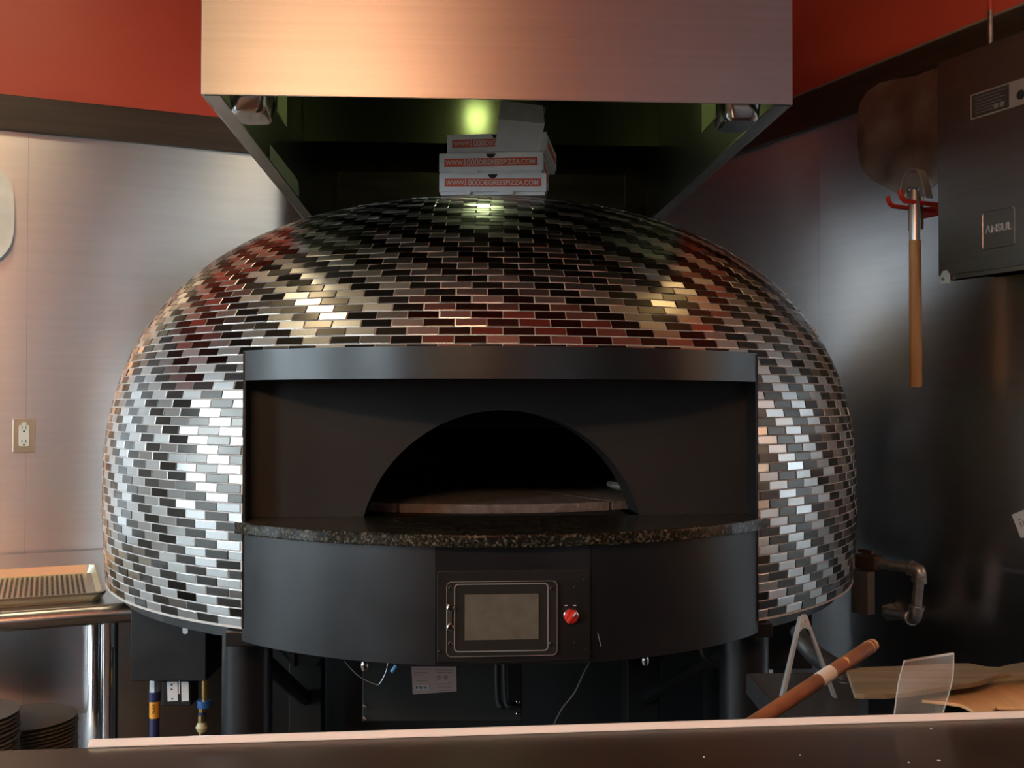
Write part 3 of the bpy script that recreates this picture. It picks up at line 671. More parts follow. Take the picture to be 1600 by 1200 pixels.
# thin wires below the base
def wire(pts, r, m, nm='wire'):
    b = MB(); b.tube(spline(pts), r, 6); return b.build(nm, m, oven, smooth=True)
wire([at(538, 1033, 1.93), at(560, 1056, 1.93), at(586, 1069, 1.93), at(594, 1067, 1.93), at(603, 1050, 1.93), at(606, 1036, 1.93)], 0.0008, m_galv)
wire([at(925, 1030, 1.95), at(912, 1052, 1.95), at(898, 1082, 1.95), at(878, 1108, 1.95), at(862, 1140, 1.95)], 0.0022, m_rubber)
wire([at(1092, 1010, 2.1), at(1100, 1028, 2.1), at(1125, 1042, 2.1)], 0.003, m_rubber)
b = MB(); b.tube([at(612, 1050, 1.93), at(619, 1040, 1.93)], 0.0035, 8); b.build('wire_connector', mat('sky_blue_plastic', (0.10, 0.36, 0.75), 0.4), oven)
b = MB(); b.tube([at(934, 989, 1.77), at(939, 1010, 1.775)], 0.0007, 6); b.build('scratch_wire', m_bezel, oven)

# pizza on the oven floor
pz = thing('pizza', loc(0.29, 0.42, ZM0 + 0.0195), 'pale uncooked pizza with white cheese on the oven floor at right', 'pizza')
pc = at(1020, 763, 2.62); pc.z = ZM0 + 0.0205; pz.location = pc
b = MB(); b.lathe([(0.0, 0.0), (0.105, 0.0), (0.114, 0.006), (0.115, 0.012), (0.108, 0.018), (0.098, 0.013), (0.0, 0.011)], pc, n=40); b.build('dough', m_dough, pz, smooth=True)
for k in range(14):
    a = random.uniform(0, 6.28); rr = 0.088 * math.sqrt(random.random())
    if k == 0: a = math.pi * 1.03; rr = 0.075
    b = MB(); b.lathe([(0.0, 0.0), (0.014, 0.003), (0.016, 0.012), (0.011, 0.022), (0.0, 0.026)], pc + Vector((rr * math.cos(a), rr * math.sin(a), 0.009)), n=10); b.build('cheese', m_cheese, pz, smooth=True)

# gas hose and brass fitting below the left box
gh = thing('gas_hose', (gp(241.5, 1100).x, gp(241.5, 1100).y + .05, 0), 'navy blue gas hose with amber GAS tag under the left black box', 'hose')
gx = at(241.5, 1100, 2.50)
def vt(px, y0, y1, r, m, nm, par, Y=2.50, n=16):
    p, q = at(px, y0, Y), at(px, y1, Y); p.x = q.x = at(px, 1100, Y).x; b = MB(); b.tube([q, p], r, n); return b.build(nm, m, par, smooth=True)
vt(241.5, 1062, 1080, 0.0125, m_galv, 'union_nut', gh, n=6)
vt(241.5, 1080, 1095, 0.0135, m_bluehose, 'collar', gh)
vt(241.5, 1095, 1121, 0.0118, m_yellow, 'gas_tag', gh)
b = MB(); b.tube(spline([gx + ZAX * (at(241, 1121, 2.5).z - gx.z), gx + ZAX * (0.45 - gx.z), Vector((gx.x - 0.03, gx.y + 0.1, 0.12)), Vector((gx.x - 0.1, gx.y + 0.3, 0.012))]), 0.0115, 14); b.build('hose', m_bluehose, gh, smooth=True)
text_mesh('GAS', 0.02, at(239.5, 1108, 2.4865), ZAX, -XA, m_ink, 'tag_letters', gh, 0.0006, fit=(0.022, 0.006))
bf = thing('gas_connector', (at(315, 1100, 2.45).x, at(315, 1100, 2.45).y, 0), 'brass gas connector with blue collar beside the left oven leg', 'pipe fitting')
vt(320, 1060, 1094, 0.007, m_brass, 'pipe', bf, 2.45)
vt(319, 1094, 1105, 0.0155, m_bluefit, 'collar', bf, 2.45)
vt(316, 1105, 1112, 0.009, m_brass, 'nut', bf, 2.45, 6); vt(316, 1112, 1117, 0.0085, m_bluehose, 'band', bf, 2.45); vt(316, 1117, 1127, 0.0095, m_brass, 'body', bf, 2.45, 8)
b = MB(); p = at(315.5, 1136, 2.45); b.lathe([(0.0, -0.014), (0.010, -0.010), (0.0145, 0), (0.010, 0.010), (0.0, 0.014)], p, n=16); b.build('coupling', mat('yellowed_plastic', (0.45, 0.42, 0.22), 0.35), bf, smooth=True)
b = MB(); b.tube([p, Vector((p.x, p.y, 0.4)), Vector((p.x, p.y + 0.1, 0.01))], 0.008, 10); b.build('pipe', m_brass, bf, smooth=True)

# ------------------------------------------------------------------ exhaust hood
HY = 0.056; HX = Vector((math.cos(HY), math.sin(HY), 0)); HD = Vector((-math.sin(HY), math.cos(HY), 0))
HA = Vector((-0.5892, 1.988, CZ + 0.58)); HW, HDP, HH = 1.1384, 1.56, 0.62
def hp(x, d, z): return HA + HX * x + HD * d + ZAX * z
hood = thing('exhaust_hood', hp(HW / 2, HDP / 2, 0), 'big brushed steel exhaust hood hanging over the oven', 'hood')
AXH = (HX, HD, ZAX)
b = MB(); b.box(hp(HW / 2, 0.002, HH / 2), HW, 0.004, HH, AXH); b.build('front_panel', m_hood, hood, bevel=0.0015)
for x in (0.002, HW - 0.002):
    b = MB(); b.box(hp(x, HDP / 2 + 0.002, HH / 2), 0.004, HDP - 0.004, HH, AXH); b.build('side_panel', m_hood, hood)
for x in (0.019, HW - 0.019):
    b = MB(); b.box(hp(x, HDP / 2 + 0.002, 0.002), 0.030, HDP - 0.012, 0.004, AXH); b.build('bottom_lip', m_steel, hood)
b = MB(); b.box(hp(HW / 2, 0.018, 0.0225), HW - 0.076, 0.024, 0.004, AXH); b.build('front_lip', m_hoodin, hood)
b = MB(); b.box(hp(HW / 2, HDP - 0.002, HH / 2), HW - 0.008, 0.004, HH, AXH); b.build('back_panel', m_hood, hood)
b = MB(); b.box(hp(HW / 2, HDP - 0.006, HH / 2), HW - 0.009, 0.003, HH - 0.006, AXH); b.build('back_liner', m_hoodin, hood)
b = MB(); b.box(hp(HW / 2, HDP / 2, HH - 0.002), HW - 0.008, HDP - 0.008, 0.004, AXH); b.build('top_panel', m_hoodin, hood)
b = MB(); b.prism([hp(0.006, 1.31, 0.235), hp(HW - 0.006, 1.31, 0.235), hp(HW - 0.006, 1.29, 0.612), hp(0.006, 1.29, 0.612)], HD * 0.01); b.build('upper_baffle', mat('lamp_tinted_baffle_steel', (0.16, 0.165, 0.09), 0.20, 1.0, aniso=0.5, tangent=zt), hood)  # green glow of the hood lamp is tinted into the baffle colour
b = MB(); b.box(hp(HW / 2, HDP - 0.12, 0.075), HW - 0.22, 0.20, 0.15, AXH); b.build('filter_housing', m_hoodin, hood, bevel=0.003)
# lamp under the hood roof
lp = hp(0.56, 0.86, 0.375)
hl = MB(); hl.lathe([(0.02, 0.24), (0.02, 0.07), (0.05, 0.05), (0.05, 0.04)], lp, n=24); hl = hl.build('lamp_holder', m_steel, hood, smooth=True)
b = MB(); b.lathe([(0.0, -0.04), (0.02, -0.035), (0.034, -0.016), (0.038, 0.01), (0.034, 0.045), (0.0, 0.05)], lp, n=24); b.build('lamp_globe', m_hoodlamp, hood, smooth=True)
# grease cups in the front corners
def cup(c, wd, dp, ht):
    mb = MB(); n = 6; top = rrect(c + ZAX * ht, HX, HD, wd, dp, 0.02, n); bot = rrect(c, HX, HD, wd - 0.028, dp - 0.02, 0.018, n); low = rrect(c + ZAX * 0.006, HX, HD, wd - 0.016, dp - 0.012, 0.02, n)
    k = len(top); mb.add(bot + low + top, [list(range(k))[::-1]] + [(i, (i + 1) % k, k + (i + 1) % k, k + i) for i in range(k)] + [(k + i, k + (i + 1) % k, 2 * k + (i + 1) % k, 2 * k + i) for i in range(k)])
    return mb
for px, x0 in ((395, 0.0), (1151, 0.0)):
    p = onplane(px, 182, HA + HD * 0.145, HD); c = Vector((p.x, p.y, HA.z - 0.0065)); c += HD * 0.0
    cup(c, 0.088, 0.115, 0.07).build('grease_cup', m_chrome, hood, smooth=True)
    b = MB(); sgn = 1 if px < 800 else -1
    b.box(c + HX * (sgn * 0.058) + ZAX * 0.045, 0.003, 0.12, 0.085, AXH); b.build('cup_bracket', mat('greenish_steel', (0.36, 0.38, 0.22), 0.35, 1.0), hood)
# pale label plate on the left inner side
q = [onplane(x, y, HA + HX * 0.0085, HX) for x, y in ((421, 226), (466, 283), (466, 311), (421, 255))]
b = MB(); b.prism(q, HX * 0.002); b.build('inner_label', mat('greenish_label', (0.55, 0.57, 0.45), 0.5, 0.3), hood)
b = MB(); b.lathe([(0.17, 0), (0.17, RH - HA.z - HH - 0.002)], hp(HW / 2, HDP * 0.62, HH), n=32); b.build('duct', m_steel, hood, smooth=True)
hood_sup = None

# ------------------------------------------------------------------ pizza boxes on the dome
ZTOP = ZC + H
def pizza_box(cx, cy, z, yaw, wd, dp, ht, label, tabs, full_text=True):
    xd = Vector((math.cos(yaw), math.sin(yaw), 0)); yd = Vector((-math.sin(yaw), math.cos(yaw), 0)); ax = (xd, yd, ZAX)
    o = Vector((cx, cy, z)); r = thing('pizza_box', o, label, 'box', 'pizza boxes stacked on the dome')
    b = MB(); b.box(o + ZAX * (ht - 0.008) / 2, wd - 0.006, dp - 0.006, ht - 0.008, ax); b.build('tray', m_card, r, bevel=0.001)
    # lid: top sheet and front/side flaps, the front one with a half-round finger notch
    b = MB(); b.box(o + ZAX * (ht - 0.0015), wd, dp, 0.003, ax); b.build('lid', m_card, r, bevel=0.0008)
    fr = o - yd * (dp / 2)
    n = 10; nr = 0.0115; z0 = 0.008
    pts = [(-wd / 2, z0), (wd / 2, z0), (wd / 2, ht - 0.003)] + [(nr * math.cos(math.pi * i / n), ht - 0.003 - 0.9 * nr * math.sin(math.pi * i / n)) for i in range(n + 1)] + [(-wd / 2, ht - 0.003)]
    b = MB(); b.prism([fr + xd * x + ZAX * y for x, y in pts], -yd * 0.002)
    b.build('front_flap', m_card, r)
    b = MB(); b.prism([fr + xd * (nr * math.cos(math.pi * i / n)) + ZAX * (ht - 0.0028 - 0.9 * nr * math.sin(math.pi * i / n)) for i in range(n + 1)], -yd * 0.0008); b.build('notch', m_ink, r)
    for x in tabs:
        b = MB(); b.prism([fr + xd * (x + a) + ZAX * y - yd * 0.002 for a, y in ((-0.018, z0 + 0.001), (0.018, z0 + 0.001), (0.018, 0.004), (0.014, 0.0005), (-0.014, 0.0005), (-0.018, 0.004))], -yd * 0.0015); b.build('tab', m_card, r)
    for sg in (-1, 1):
        b = MB(); b.box(o + xd * (sg * (wd / 2 - 0.0005)) + ZAX * ((ht + z0) / 2 - 0.001), 0.002, dp - 0.004, ht - z0 - 0.003, ax); b.build('side_flap', m_card, r)
        b = MB(); b.box(o + xd * (sg * (wd / 2 + 0.0009)) + ZAX * (ht * 0.55), 0.0006, dp * 0.75, ht * 0.33, ax); b.build('side_print', m_print, r)
    bw, bh = wd - 0.026, ht * 0.36; bc = fr + ZAX * (ht * 0.565) - yd * 0.0023
    b = MB(); b.box(bc, bw, 0.0006, bh, ax); b.build('print_band', m_print, r)
    lw = bw - 0.006; x = -lw / 2
    for body, frac, hh in (('WWW.', 0.205, 0.62), ('1000', 0.16, 0.84), ('DEGREESPIZZA.COM', 0.625, 0.62)):
        text_mesh(body, 0.02, bc - yd * 0.0004 + xd * (x + lw * frac / 2) , xd, ZAX, m_printlite, 'lettering', r, 0.0003, fit=(lw * frac * 0.985, bh * hh), bold=0.00025); x += lw * frac
    return r
def bx(pxl, pxr, Y): 
    a, c = at(pxl, 290, Y), at(pxr, 290, Y); return (a.x + c.x) / 2, (c.x - a.x)
X1, W1 = bx(684, 851, 2.56); X2, W2 = bx(681, 844, 2.575); X3, W3 = bx(689, 846, 2.60)
pizza_box(X1 + 0.006, 2.56 + W1 / 2, ZTOP + 0.0012, math.radians(-1.0), W1, W1, 0.0535, 'bottom white pizza box of the stack on the dome with tucked tabs', (-0.072, 0.032))
pizza_box(X2 + 0.018, 2.577 + W2 / 2, ZTOP + 0.0552, math.radians(-5.0), W2, W2, 0.0535, 'middle white pizza box of the stack on the dome', (-0.05, 0.04))
pizza_box(X3 + 0.030, 2.602 + W3 / 2, ZTOP + 0.1092, math.radians(-8.0), W3, W3, 0.0535, 'top white pizza box of the stack half hidden by a creased flap', (-0.045, 0.05))
# creased open cardboard flap in front of the top box
fl = MB()
A = [at(773, 236, 2.545), at(843, 236.5, 2.55)]; B = [at(779, 186, 2.555), at(851, 193, 2.56)]; Cc = [at(781, 181, 2.562), at(848, 191, 2.566)]; D = [at(783, 158, 2.60), at(848, 165, 2.60)]
tk = Vector((0, 0.003, 0))
fl.add([A[0], A[1], B[1], B[0], D[0], D[1]] + [p + tk for p in (A[0], A[1], B[1], B[0], D[0], D[1])],
       [(0, 1, 2, 3), (3, 2, 5, 4), (7, 6, 9, 8), (8, 9, 10, 11), (0, 6, 7, 1), (1, 7, 8, 2), (2, 8, 11, 5), (5, 11, 10, 4), (4, 10, 9, 3), (3, 9, 6, 0)])
flo = thing('cardboard_flap', (A[0] + A[1]) / 2, 'creased plain white cardboard flap leaning against the top pizza box', 'cardboard')
fl.build('front_sheet', m_card, flo)
g = MB(); P4 = [at(848, 170, 2.612), at(853, 168, 2.63), at(849, 191, 2.60), at(842, 190, 2.58)]
g.add([at(786, 157, 2.615), at(853, 168, 2.62), at(848, 190, 2.59), at(780, 184, 2.58)] + [at(786, 157, 2.618), at(853, 168, 2.623), at(848, 190, 2.593), at(780, 184, 2.583)], [(0, 1, 2, 3), (7, 6, 5, 4), (0, 4, 5, 1), (1, 5, 6, 2), (2, 6, 7, 3), (3, 7, 4, 0)])
g.build('back_sheet', m_cardedge, flo)

# ------------------------------------------------------------------ left side: outlet, hanging peel, steel table
oc = wl(37.5, 680.5, 0.0); ow = (wl(55.5, 680) - wl(20, 680)).length; oh = (wl(37, 654) - wl(37, 707)).length
ot = thing('wall_outlet', oc, 'duplex wall outlet with steel cover plate on the left wall', 'outlet')
b = MB(); b.prism(rrect(oc + NL * 0.0005, E1, ZAX, ow, oh, 0.004), NL * 0.005); b.build('cover_plate', m_goldsteel, ot, bevel=0.002)
b = MB(); b.prism(rrect(oc + NL * 0.0045 + ZAX * 0.0, E1, ZAX, ow * 0.46, oh * 0.62, 0.004), NL * 0.003); b.build('receptacle', m_ivory, ot, bevel=0.001)
b = MB(); b.box(oc + NL * 0.0075 + ZAX * oh * 0.35, ow * 0.2, 0.003, oh * 0.09, AXW['L']); b.build('plug_tab', m_ivory, ot)
for zz in (0.2, -0.2):
    for xx in (-0.09, 0.09):
        b = MB(); b.box(oc + NL * 0.0077 + ZAX * (oh * (zz + 0.03)) + E1 * (ow * xx), 0.002, 0.0008, 0.009, AXW['L']); b.build('slot', m_ink, ot)
    b = MB(); b.lathe([(0.0032, 0), (0.0032, 0.0008)], oc + NL * 0.0073 + ZAX * (oh * (zz - 0.07)), NL, 10); b.build('ground_hole', m_ink, ot)
# pale peel blade at the left edge
edge = [(0, 266), (8, 273), (16, 285), (21, 302), (22.5, 330), (22, 362), (17, 383), (10, 394), (0, 404)]
pts = [wl(x, y, 0.035) for x, y in edge]; axp = wl(-52, 335, 0.035)
full = pts + [axp * 2 - (p - ZAX * 0) for p in pts]
full = pts + [Vector((2 * axp.x - p.x, 2 * axp.y - p.y, p.z)) for p in reversed(pts)]
pe = thing('hanging_peel', wl(-52, 404, 0.0), 'pale metal pizza peel hanging on the steel wall at far left', 'peel')
b = MB(); b.prism(full, NL * 0.003); b.build('blade', m_palealu, pe)
b = MB(); b.tube([Vector((axp.x, axp.y, pts[-1].z + 0.03)), Vector((axp.x, axp.y, pts[-1].z - 0.5))], 0.014, 12); b.build('handle', m_wood, pe, smooth=True)
b = MB(); b.tube([Vector((axp.x, axp.y, pts[4].z)) - NL * 0.035, Vector((axp.x, axp.y, pts[4].z)) + NL * 0.02], 0.005, 8); b.build('hook', m_redplastic, pe)

# steel work table
ZTB = 0.905
tA = onz(0, 958, ZTB); tdir = E1
fr_r = onz(215, 940, ZTB); offb = (tA - K).dot(NL)        # distance of the table's front edge from the wall
def tb(a, b_, z): return room(a, b_, z)
a_r = (fr_r - K).dot(-E1) - 0.02; a_l = a_r + 1.85
tbl = thing('work_table', tb((a_r + a_l) / 2, offb / 2, 0), 'stainless steel work table with rolled edge along the left wall', 'table')
b = MB(); b.prism([tb(a_r, 0.02, ZTB - 0.018), tb(a_l, 0.02, ZTB - 0.018), tb(a_l, offb - 0.022, ZTB - 0.018), tb(a_r, offb - 0.022, ZTB - 0.018)], ZAX * 0.018); b.build('table_top', m_steel, tbl)
b = MB(); b.tube([tb(a_r, offb - 0.022, ZTB - 0.024), tb(a_l, offb - 0.022, ZTB - 0.024)], 0.0245, 20); b.build('rolled_edge', m_steel, tbl, smooth=True)
b = MB(); b.prism([tb(a_r + 0.04, 0.06, 0.36), tb(a_l - 0.04, 0.06, 0.36), tb(a_l - 0.04, offb - 0.06, 0.36), tb(a_r + 0.04, offb - 0.06, 0.36)], ZAX * 0.02); b.build('undershelf', m_steel, tbl)
lf = onplane(171, 1050, K + NL * (offb - 0.075), NL); al = (lf - K).dot(-E1)
for aa in (al, a_l - 0.08):
    for bb in (offb - 0.075, 0.09):
        b = MB(); b.tube([tb(aa, bb, 0.0), tb(aa, bb, ZTB - 0.02)], 0.0205, 18); b.build('leg', m_chrome, tbl, smooth=True)
# perforated pan on the table
ZP = ZTB + 0.0005; PH = 0.024
pf = onz(0, 936, ZP + PH); pb = onz(0, 889, ZP + PH); pr2 = onz(166, 925, ZP + PH)
f0 = (pf - K).dot(NL); f1 = (pb - K).dot(NL); ar_ = (pr2 - K).dot(-E1); al_ = ar_ + 0.66
pan = thing('sheet_pan', tb((ar_ + al_) / 2, (f0 + f1) / 2, ZP), 'shallow perforated metal sheet pan lying on the steel table', 'pan')
cN = tb((ar_ + al_) / 2, (f0 + f1) / 2, ZP); pw, pd = al_ - ar_, f0 - f1
b = MB(); t_ = rrect(cN + ZAX * PH, -E1, NL, pw, pd, 0.03, 5); t2 = rrect(cN + ZAX * PH, -E1, NL, pw - 0.018, pd - 0.018, 0.024, 5); bo = rrect(cN + ZAX * 0.002, -E1, NL, pw - 0.034, pd - 0.034, 0.02, 5); bu = rrect(cN, -E1, NL, pw - 0.03, pd - 0.03, 0.02, 5); k = len(t_)
t0_ = rrect(cN + ZAX * (PH - 0.006), -E1, NL, pw, pd, 0.03, 5)
b.add(bu + t0_ + t_ + t2 + bo, [list(range(k))[::-1]] + [(j * k + i, j * k + (i + 1) % k, (j + 1) * k + (i + 1) % k, (j + 1) * k + i) for j in range(4) for i in range(k)] + [[4 * k + i for i in range(k)]])
b.build('pan_body', m_tray, pan, smooth=True)
per = MB(); nx = int((pw - 0.09) / 0.0125); ny = int((pd - 0.09) / 0.0125)
for i in range(nx):
    for j in range(ny):
        q = cN - E1 * (-(pw - 0.09) / 2 + i * 0.0125) + NL * (-(pd - 0.09) / 2 + j * 0.0125) + ZAX * 0.0023
        per.add([q + E1 * (0.0042 * math.cos(a)) + NL * (0.0042 * math.sin(a)) for a in (0.3, 1.35, 2.4, 3.44, 4.5, 5.5)], [(0, 1, 2, 3, 4, 5)])
per.build('perforations', m_ink, pan, kind='stuff')
# plates on the undershelf
def plate_mesh():
    b = MB(); b.lathe([(0.0, 0.0), (0.075, 0.0), (0.082, 0.002), (0.128, 0.0095), (0.132, 0.0125), (0.128, 0.0125), (0.080, 0.0055), (0.0, 0.0045)], (0, 0, 0), n=48); return b
pm = None
def stack(px, py, Y, n, lab, labtop, grp):
    global pm
    c = at(px, py, Y); z0 = 0.3805; dz = (c.z - 0.0125 - z0) / (n - 1)
    for i in range(n):
        if pm is None:
            o = plate_mesh().build('plate', m_plate, origin=(0, 0, 0), smooth=True); pm = o.data
        else:
            o = bpy.data.objects.new('plate', pm); COL.objects.link(o)
        o.location = (c.x + random.uniform(-.003, .003), c.y + random.uniform(-.003, .003), z0 + dz * i)
        tag(o, labtop if i == n - 1 else lab, 'plate', grp)
stack(-60, 1114, 2.62, 23, 'taupe plate inside the nearer stack at far left under the table', 'topmost taupe plate of the nearer stack at far left under the table', 'plates in the nearer stack under the table')
stack(41, 1120, 2.90, 15, 'taupe plate inside the farther stack next to the chrome table leg', 'topmost taupe plate of the farther stack next to the chrome table leg', 'plates in the farther stack under the table')

# ------------------------------------------------------------------ right wall: fire-suppression cabinet
CD = 0.2
cTL, cBL = wr(1464, 98, CD), wr(1463, 440, CD); b0 = (cTL - K).dot(E2); zt_, zb_ = cTL.z, cBL.z; CW = 0.42
cab = thing('fire_suppression_cabinet', room(0.0, b0 + CW / 2, zb_), 'grey steel wall cabinet embossed ANSUL on the right wall', 'cabinet')
def cb(u, v, off=0.0): return room(CD + off, b0 + u, v)
b = MB(); b.prism([room(0.001, b0, zb_ + 0.02), room(0.001, b0 + CW, zb_ + 0.02), room(0.001, b0 + CW, zt_), room(0.001, b0, zt_)], NR * (CD - 0.008)); b.build('body', m_cabinet, cab)
b = MB(); b.box(room(CD - 0.004, b0 + CW / 2, (zt_ + zb_) / 2 + 0.006), CW, 0.008, zt_ - zb_ - 0.012, AXW['R']); b.build('door', m_cabinet, cab, bevel=0.003)
b = MB(); b.box(room(CD - 0.02, b0 + CW / 2 + 0.01, zb_ + 0.010), CW - 0.03, 0.03, 0.018, AXW['R']); b.build('bottom_flange', m_cabinet, cab)
def cpx(px, py, off=0.0): return wr(px, py, CD + off)
b = MB(); p = cpx(1474, 436, 0.001); b.prism([p + E2 * x + ZAX * z for x, z in ((-0.012, -0.012), (0.022, -0.012), (0.022, 0.008), (0.012, 0.02), (0.0, 0.02), (-0.010, 0.004))], NR * 0.002); tb_ = b.build('latch_tab', m_palealu, cab)
b = MB(); b.lathe([(0.005, 0), (0.004, 0.003)], p + NR * 0.002 + E2 * 0.002, NR, 10); b.build('latch_screw', m_steel, cab)
# embossed badge
bc_ = [cpx(x, y, 0.0) for x, y in ((1535, 331), (1586, 322), (1586, 383), (1535, 392))]
cc = sum(bc_, Vector()) / 4; bw = (bc_[1] - bc_[0]).dot(E2); bh = ((bc_[0].z - bc_[3].z) + (bc_[1].z - bc_[2].z)) / 2
o1 = rrect(cc, E2, ZAX, bw, bh, 0.009); o2 = rrect(cc + NR * 0.0022, E2, ZAX, bw - 0.003, bh - 0.003, 0.008); o3 = rrect(cc + NR * 0.0006, E2, ZAX, bw - 0.006, bh - 0.006, 0.007); k = len(o1)
b = MB(); b.add(o1 + o2 + o3, [(j * k + i, j * k + (i + 1) % k, (j + 1) * k + (i + 1) % k, (j + 1) * k + i) for j in range(2) for i in range(k)] + [[2 * k + i for i in range(k)]]); b.build('badge', m_cabinet, cab)
text_mesh('ANSUL', 0.05, cc + NR * 0.0008 + ZAX * 0.002, E2, ZAX, mat('badge_letters', (0.62, 0.63, 0.64), 0.35, 0.8), 'badge_letters', cab, 0.0016, fit=(bw * 0.80, bh * 0.20))
# information plate
ip = [cpx(x, y, 0.001) for x, y in ((1517, 151), (1640, 108), (1640, 146), (1517, 190))]
ctr = (ip[0] + ip[1] + ip[2] + ip[3]) / 4; iw = (ip[1] - ip[0]).dot(E2); ih = ip[0].z - ip[3].z
u0 = (ip[0] - ctr).dot(E2)
b = MB(); b.box(ctr, iw, 0.0015, ih, AXW['R']); b.build('info_plate', mat('taupe_plate_metal', (0.36, 0.30, 0.27), 0.5), cab)
dk = ih * 0.88; dw = (cpx(1578, 150) - cpx(1520, 150)).dot(E2)
b = MB(); b.box(ctr + E2 * (u0 + 0.004 + dw / 2) + NR * 0.001, dw, 0.001, dk, AXW['R']); b.build('info_field', mat('dark_info_field', (0.055, 0.05, 0.048), 0.5), cab)
for j in range(6):
    b = MB(); b.box(ctr + E2 * (u0 + 0.010 + dw * (0.40 if j % 2 else 0.44)) + NR * 0.0016 + ZAX * (dk * (0.36 - 0.14 * j)), dw * (0.70 if j % 2 else 0.82), 0.0006, dk * 0.045, AXW['R']); b.build('info_line', mat('faint_print', (0.16, 0.145, 0.13), 0.5), cab)
for j in (0.70, 0.86):
    b = MB(); b.lathe([(0.0065, 0), (0.0065, 0.0006)], ctr + E2 * (u0 + dw * j) + NR * 0.0016 - ZAX * dk * 0.28, NR, 14); b.build('approval_mark', mat('faint_mark', (0.24, 0.22, 0.2), 0.5), cab)
b = MB(); b.lathe([(0.011, 0), (0.011, 0.001)], cpx(1595, 148, 0.002), NR, 20); b.build('keyhole', m_ink, cab)
# conduit rising from the cabinet
cpb = cpx(1548, 66, -0.10); 
p = room(0.05, (cpb - K).dot(E2), 0); p0 = wr(1548, 66, 0.10); bq = (p0 - K).dot(E2)
zc_ = wr(1548, 16, 0.10).z
b = MB(); b.tube([room(0.10, bq, zt_ - 0.002), room(0.10, bq, zc_)], 0.0065, 12); b.build('conduit', m_galv, cab, smooth=True)
b = MB(); b.tube([room(0.10, bq, zc_), room(0.10, bq, RH - 0.002)], 0.0068, 12); b.build('painted_conduit', m_red, cab, smooth=True)
# thin cable along the top of the wood band
cbw = MB(); cbw.tube([room(0.016, 0.4, ZT1 + 0.0045), room(0.016, (wr(1484, 60) - K).dot(E2), ZT1 + 0.0045), room(0.016, 5.0, ZT1 + 0.0045)], 0.0045, 8)
tag(cbw.build('cable', mat('grey_cable', (0.30, 0.28, 0.26), 0.4), smooth=True), 'thin grey cable running along the dark wood band on the right wall', 'cable')

# peel rack, steel peel and brush hung on the right wall
rk = thing('peel_rack', wr(1450, 325, 0.0), 'red vinyl coated hook rack on the right wall', 'rack')
def prong(px, py, off, up):
    e = wr(px, py, off); base = e - NR * (off - 0.004); t_ = e + ZAX * up + NR * 0.006
    b = MB(); b.tube(spline([base, e - NR * 0.03, e - NR * 0.006 + ZAX * 0.004, e + NR * 0.003 + ZAX * up * 0.5, t_], 5), 0.0062, 10); b.build('prong', m_redplastic, rk, smooth=True); return base
b1 = prong(1390, 322, 0.165, 0.026); b2 = prong(1409, 314, 0.20, 0.028)
b = MB(); b.box((b1 + b2) / 2, 0.22, 0.006, 0.03, AXW['R']); b.build('back_bar', m_redplastic, rk, bevel=0.002)
OP = 0.085
half = [(1432, 119), (1400, 124), (1375, 130), (1356, 143), (1344, 162), (1340, 185), (1341, 225), (1344, 252), (1350, 268), (1362, 281), (1385, 293), (1405, 304), (1417, 311), (1419, 318)]
hpz = [wr(x, y, OP) for x, y in half]; uc = (wr(1432, 200, OP) - K).dot(E2)
lft = [(-((p - K).dot(E2) - uc), p.z) for p in hpz]
poly = [room(OP, uc - d, z) for d, z in lft] + [room(OP, uc + d * 0.72, z - 0.14 * d) for d, z in reversed(lft[1:])]
sp_ = thing('steel_peel', room(OP, uc, lft[-1][1]), 'worn metal pizza peel with rounded square blade hanging beside the wall cabinet', 'peel')
b = MB(); b.prism(poly, NR * 0.0025); b.build('blade', m_alupeel, sp_)
b = MB(); b.tube([room(OP + 0.004, uc, wr(1432, 300, OP).z), room(OP + 0.004, uc, wr(1432, 360, OP).z)], 0.0215, 4); b.build('socket', m_steel, sp_)
# brush-like tool: metal loop, ferrule and wooden handle
OT = 0.15
def tp(px, py): return wr(px, py, OT)
tl = thing('scraper_tool', tp(1430, 605), 'long wooden handled tool with shiny metal loop hung on the red hooks', 'tool')
zz = lambda y: tp(1430, y).z
uc2 = (tp(1430, 450) - K).dot(E2)
b = MB(); b.tube([room(OT, uc2, zz(605)), room(OT, uc2, zz(600)), room(OT, uc2, zz(376))], [0.0145, 0.0165, 0.0155], 14); b.build('handle', m_wood, tl, smooth=True)
b = MB(); b.tube([room(OT, uc2, zz(378)), room(OT, uc2, zz(332)), room(OT, uc2, zz(318)), room(OT, uc2, zz(296))], [0.0148, 0.0148, 0.012, 0.008], 14); b.build('ferrule', m_tongs, tl, smooth=True)
loop = spline([tp(1413, 306), tp(1414, 290), tp(1419, 275), tp(1426, 267.5), tp(1433, 266), tp(1440, 270), tp(1444, 282), tp(1448, 296), tp(1451, 309)], 4)
b = MB(); n = len(loop); 
for p in loop: b.v += [p + NR * 0.012, p - NR * 0.012, p + NR * 0.012 + (p - tp(1431, 300)).normalized() * 0.0035, p - NR * 0.012 + (p - tp(1431, 300)).normalized() * 0.0035]
for i in range(n - 1):
    o_ = 4 * i
    b.f += [(o_, o_ + 4, o_ + 5, o_ + 1), (o_ + 2, o_ + 3, o_ + 7, o_ + 6), (o_, o_ + 2, o_ + 6, o_ + 4), (o_ + 1, o_ + 5, o_ + 7, o_ + 3)]
b.mi = [0] * len(b.f); b.build('loop', m_tongs, tl, smooth=True)
b = MB(); b.prism([tp(1415, 308), tp(1419, 294), tp(1443, 292), tp(1450, 307)], NR * 0.003); b.build('loop_plate', m_steel, tl)
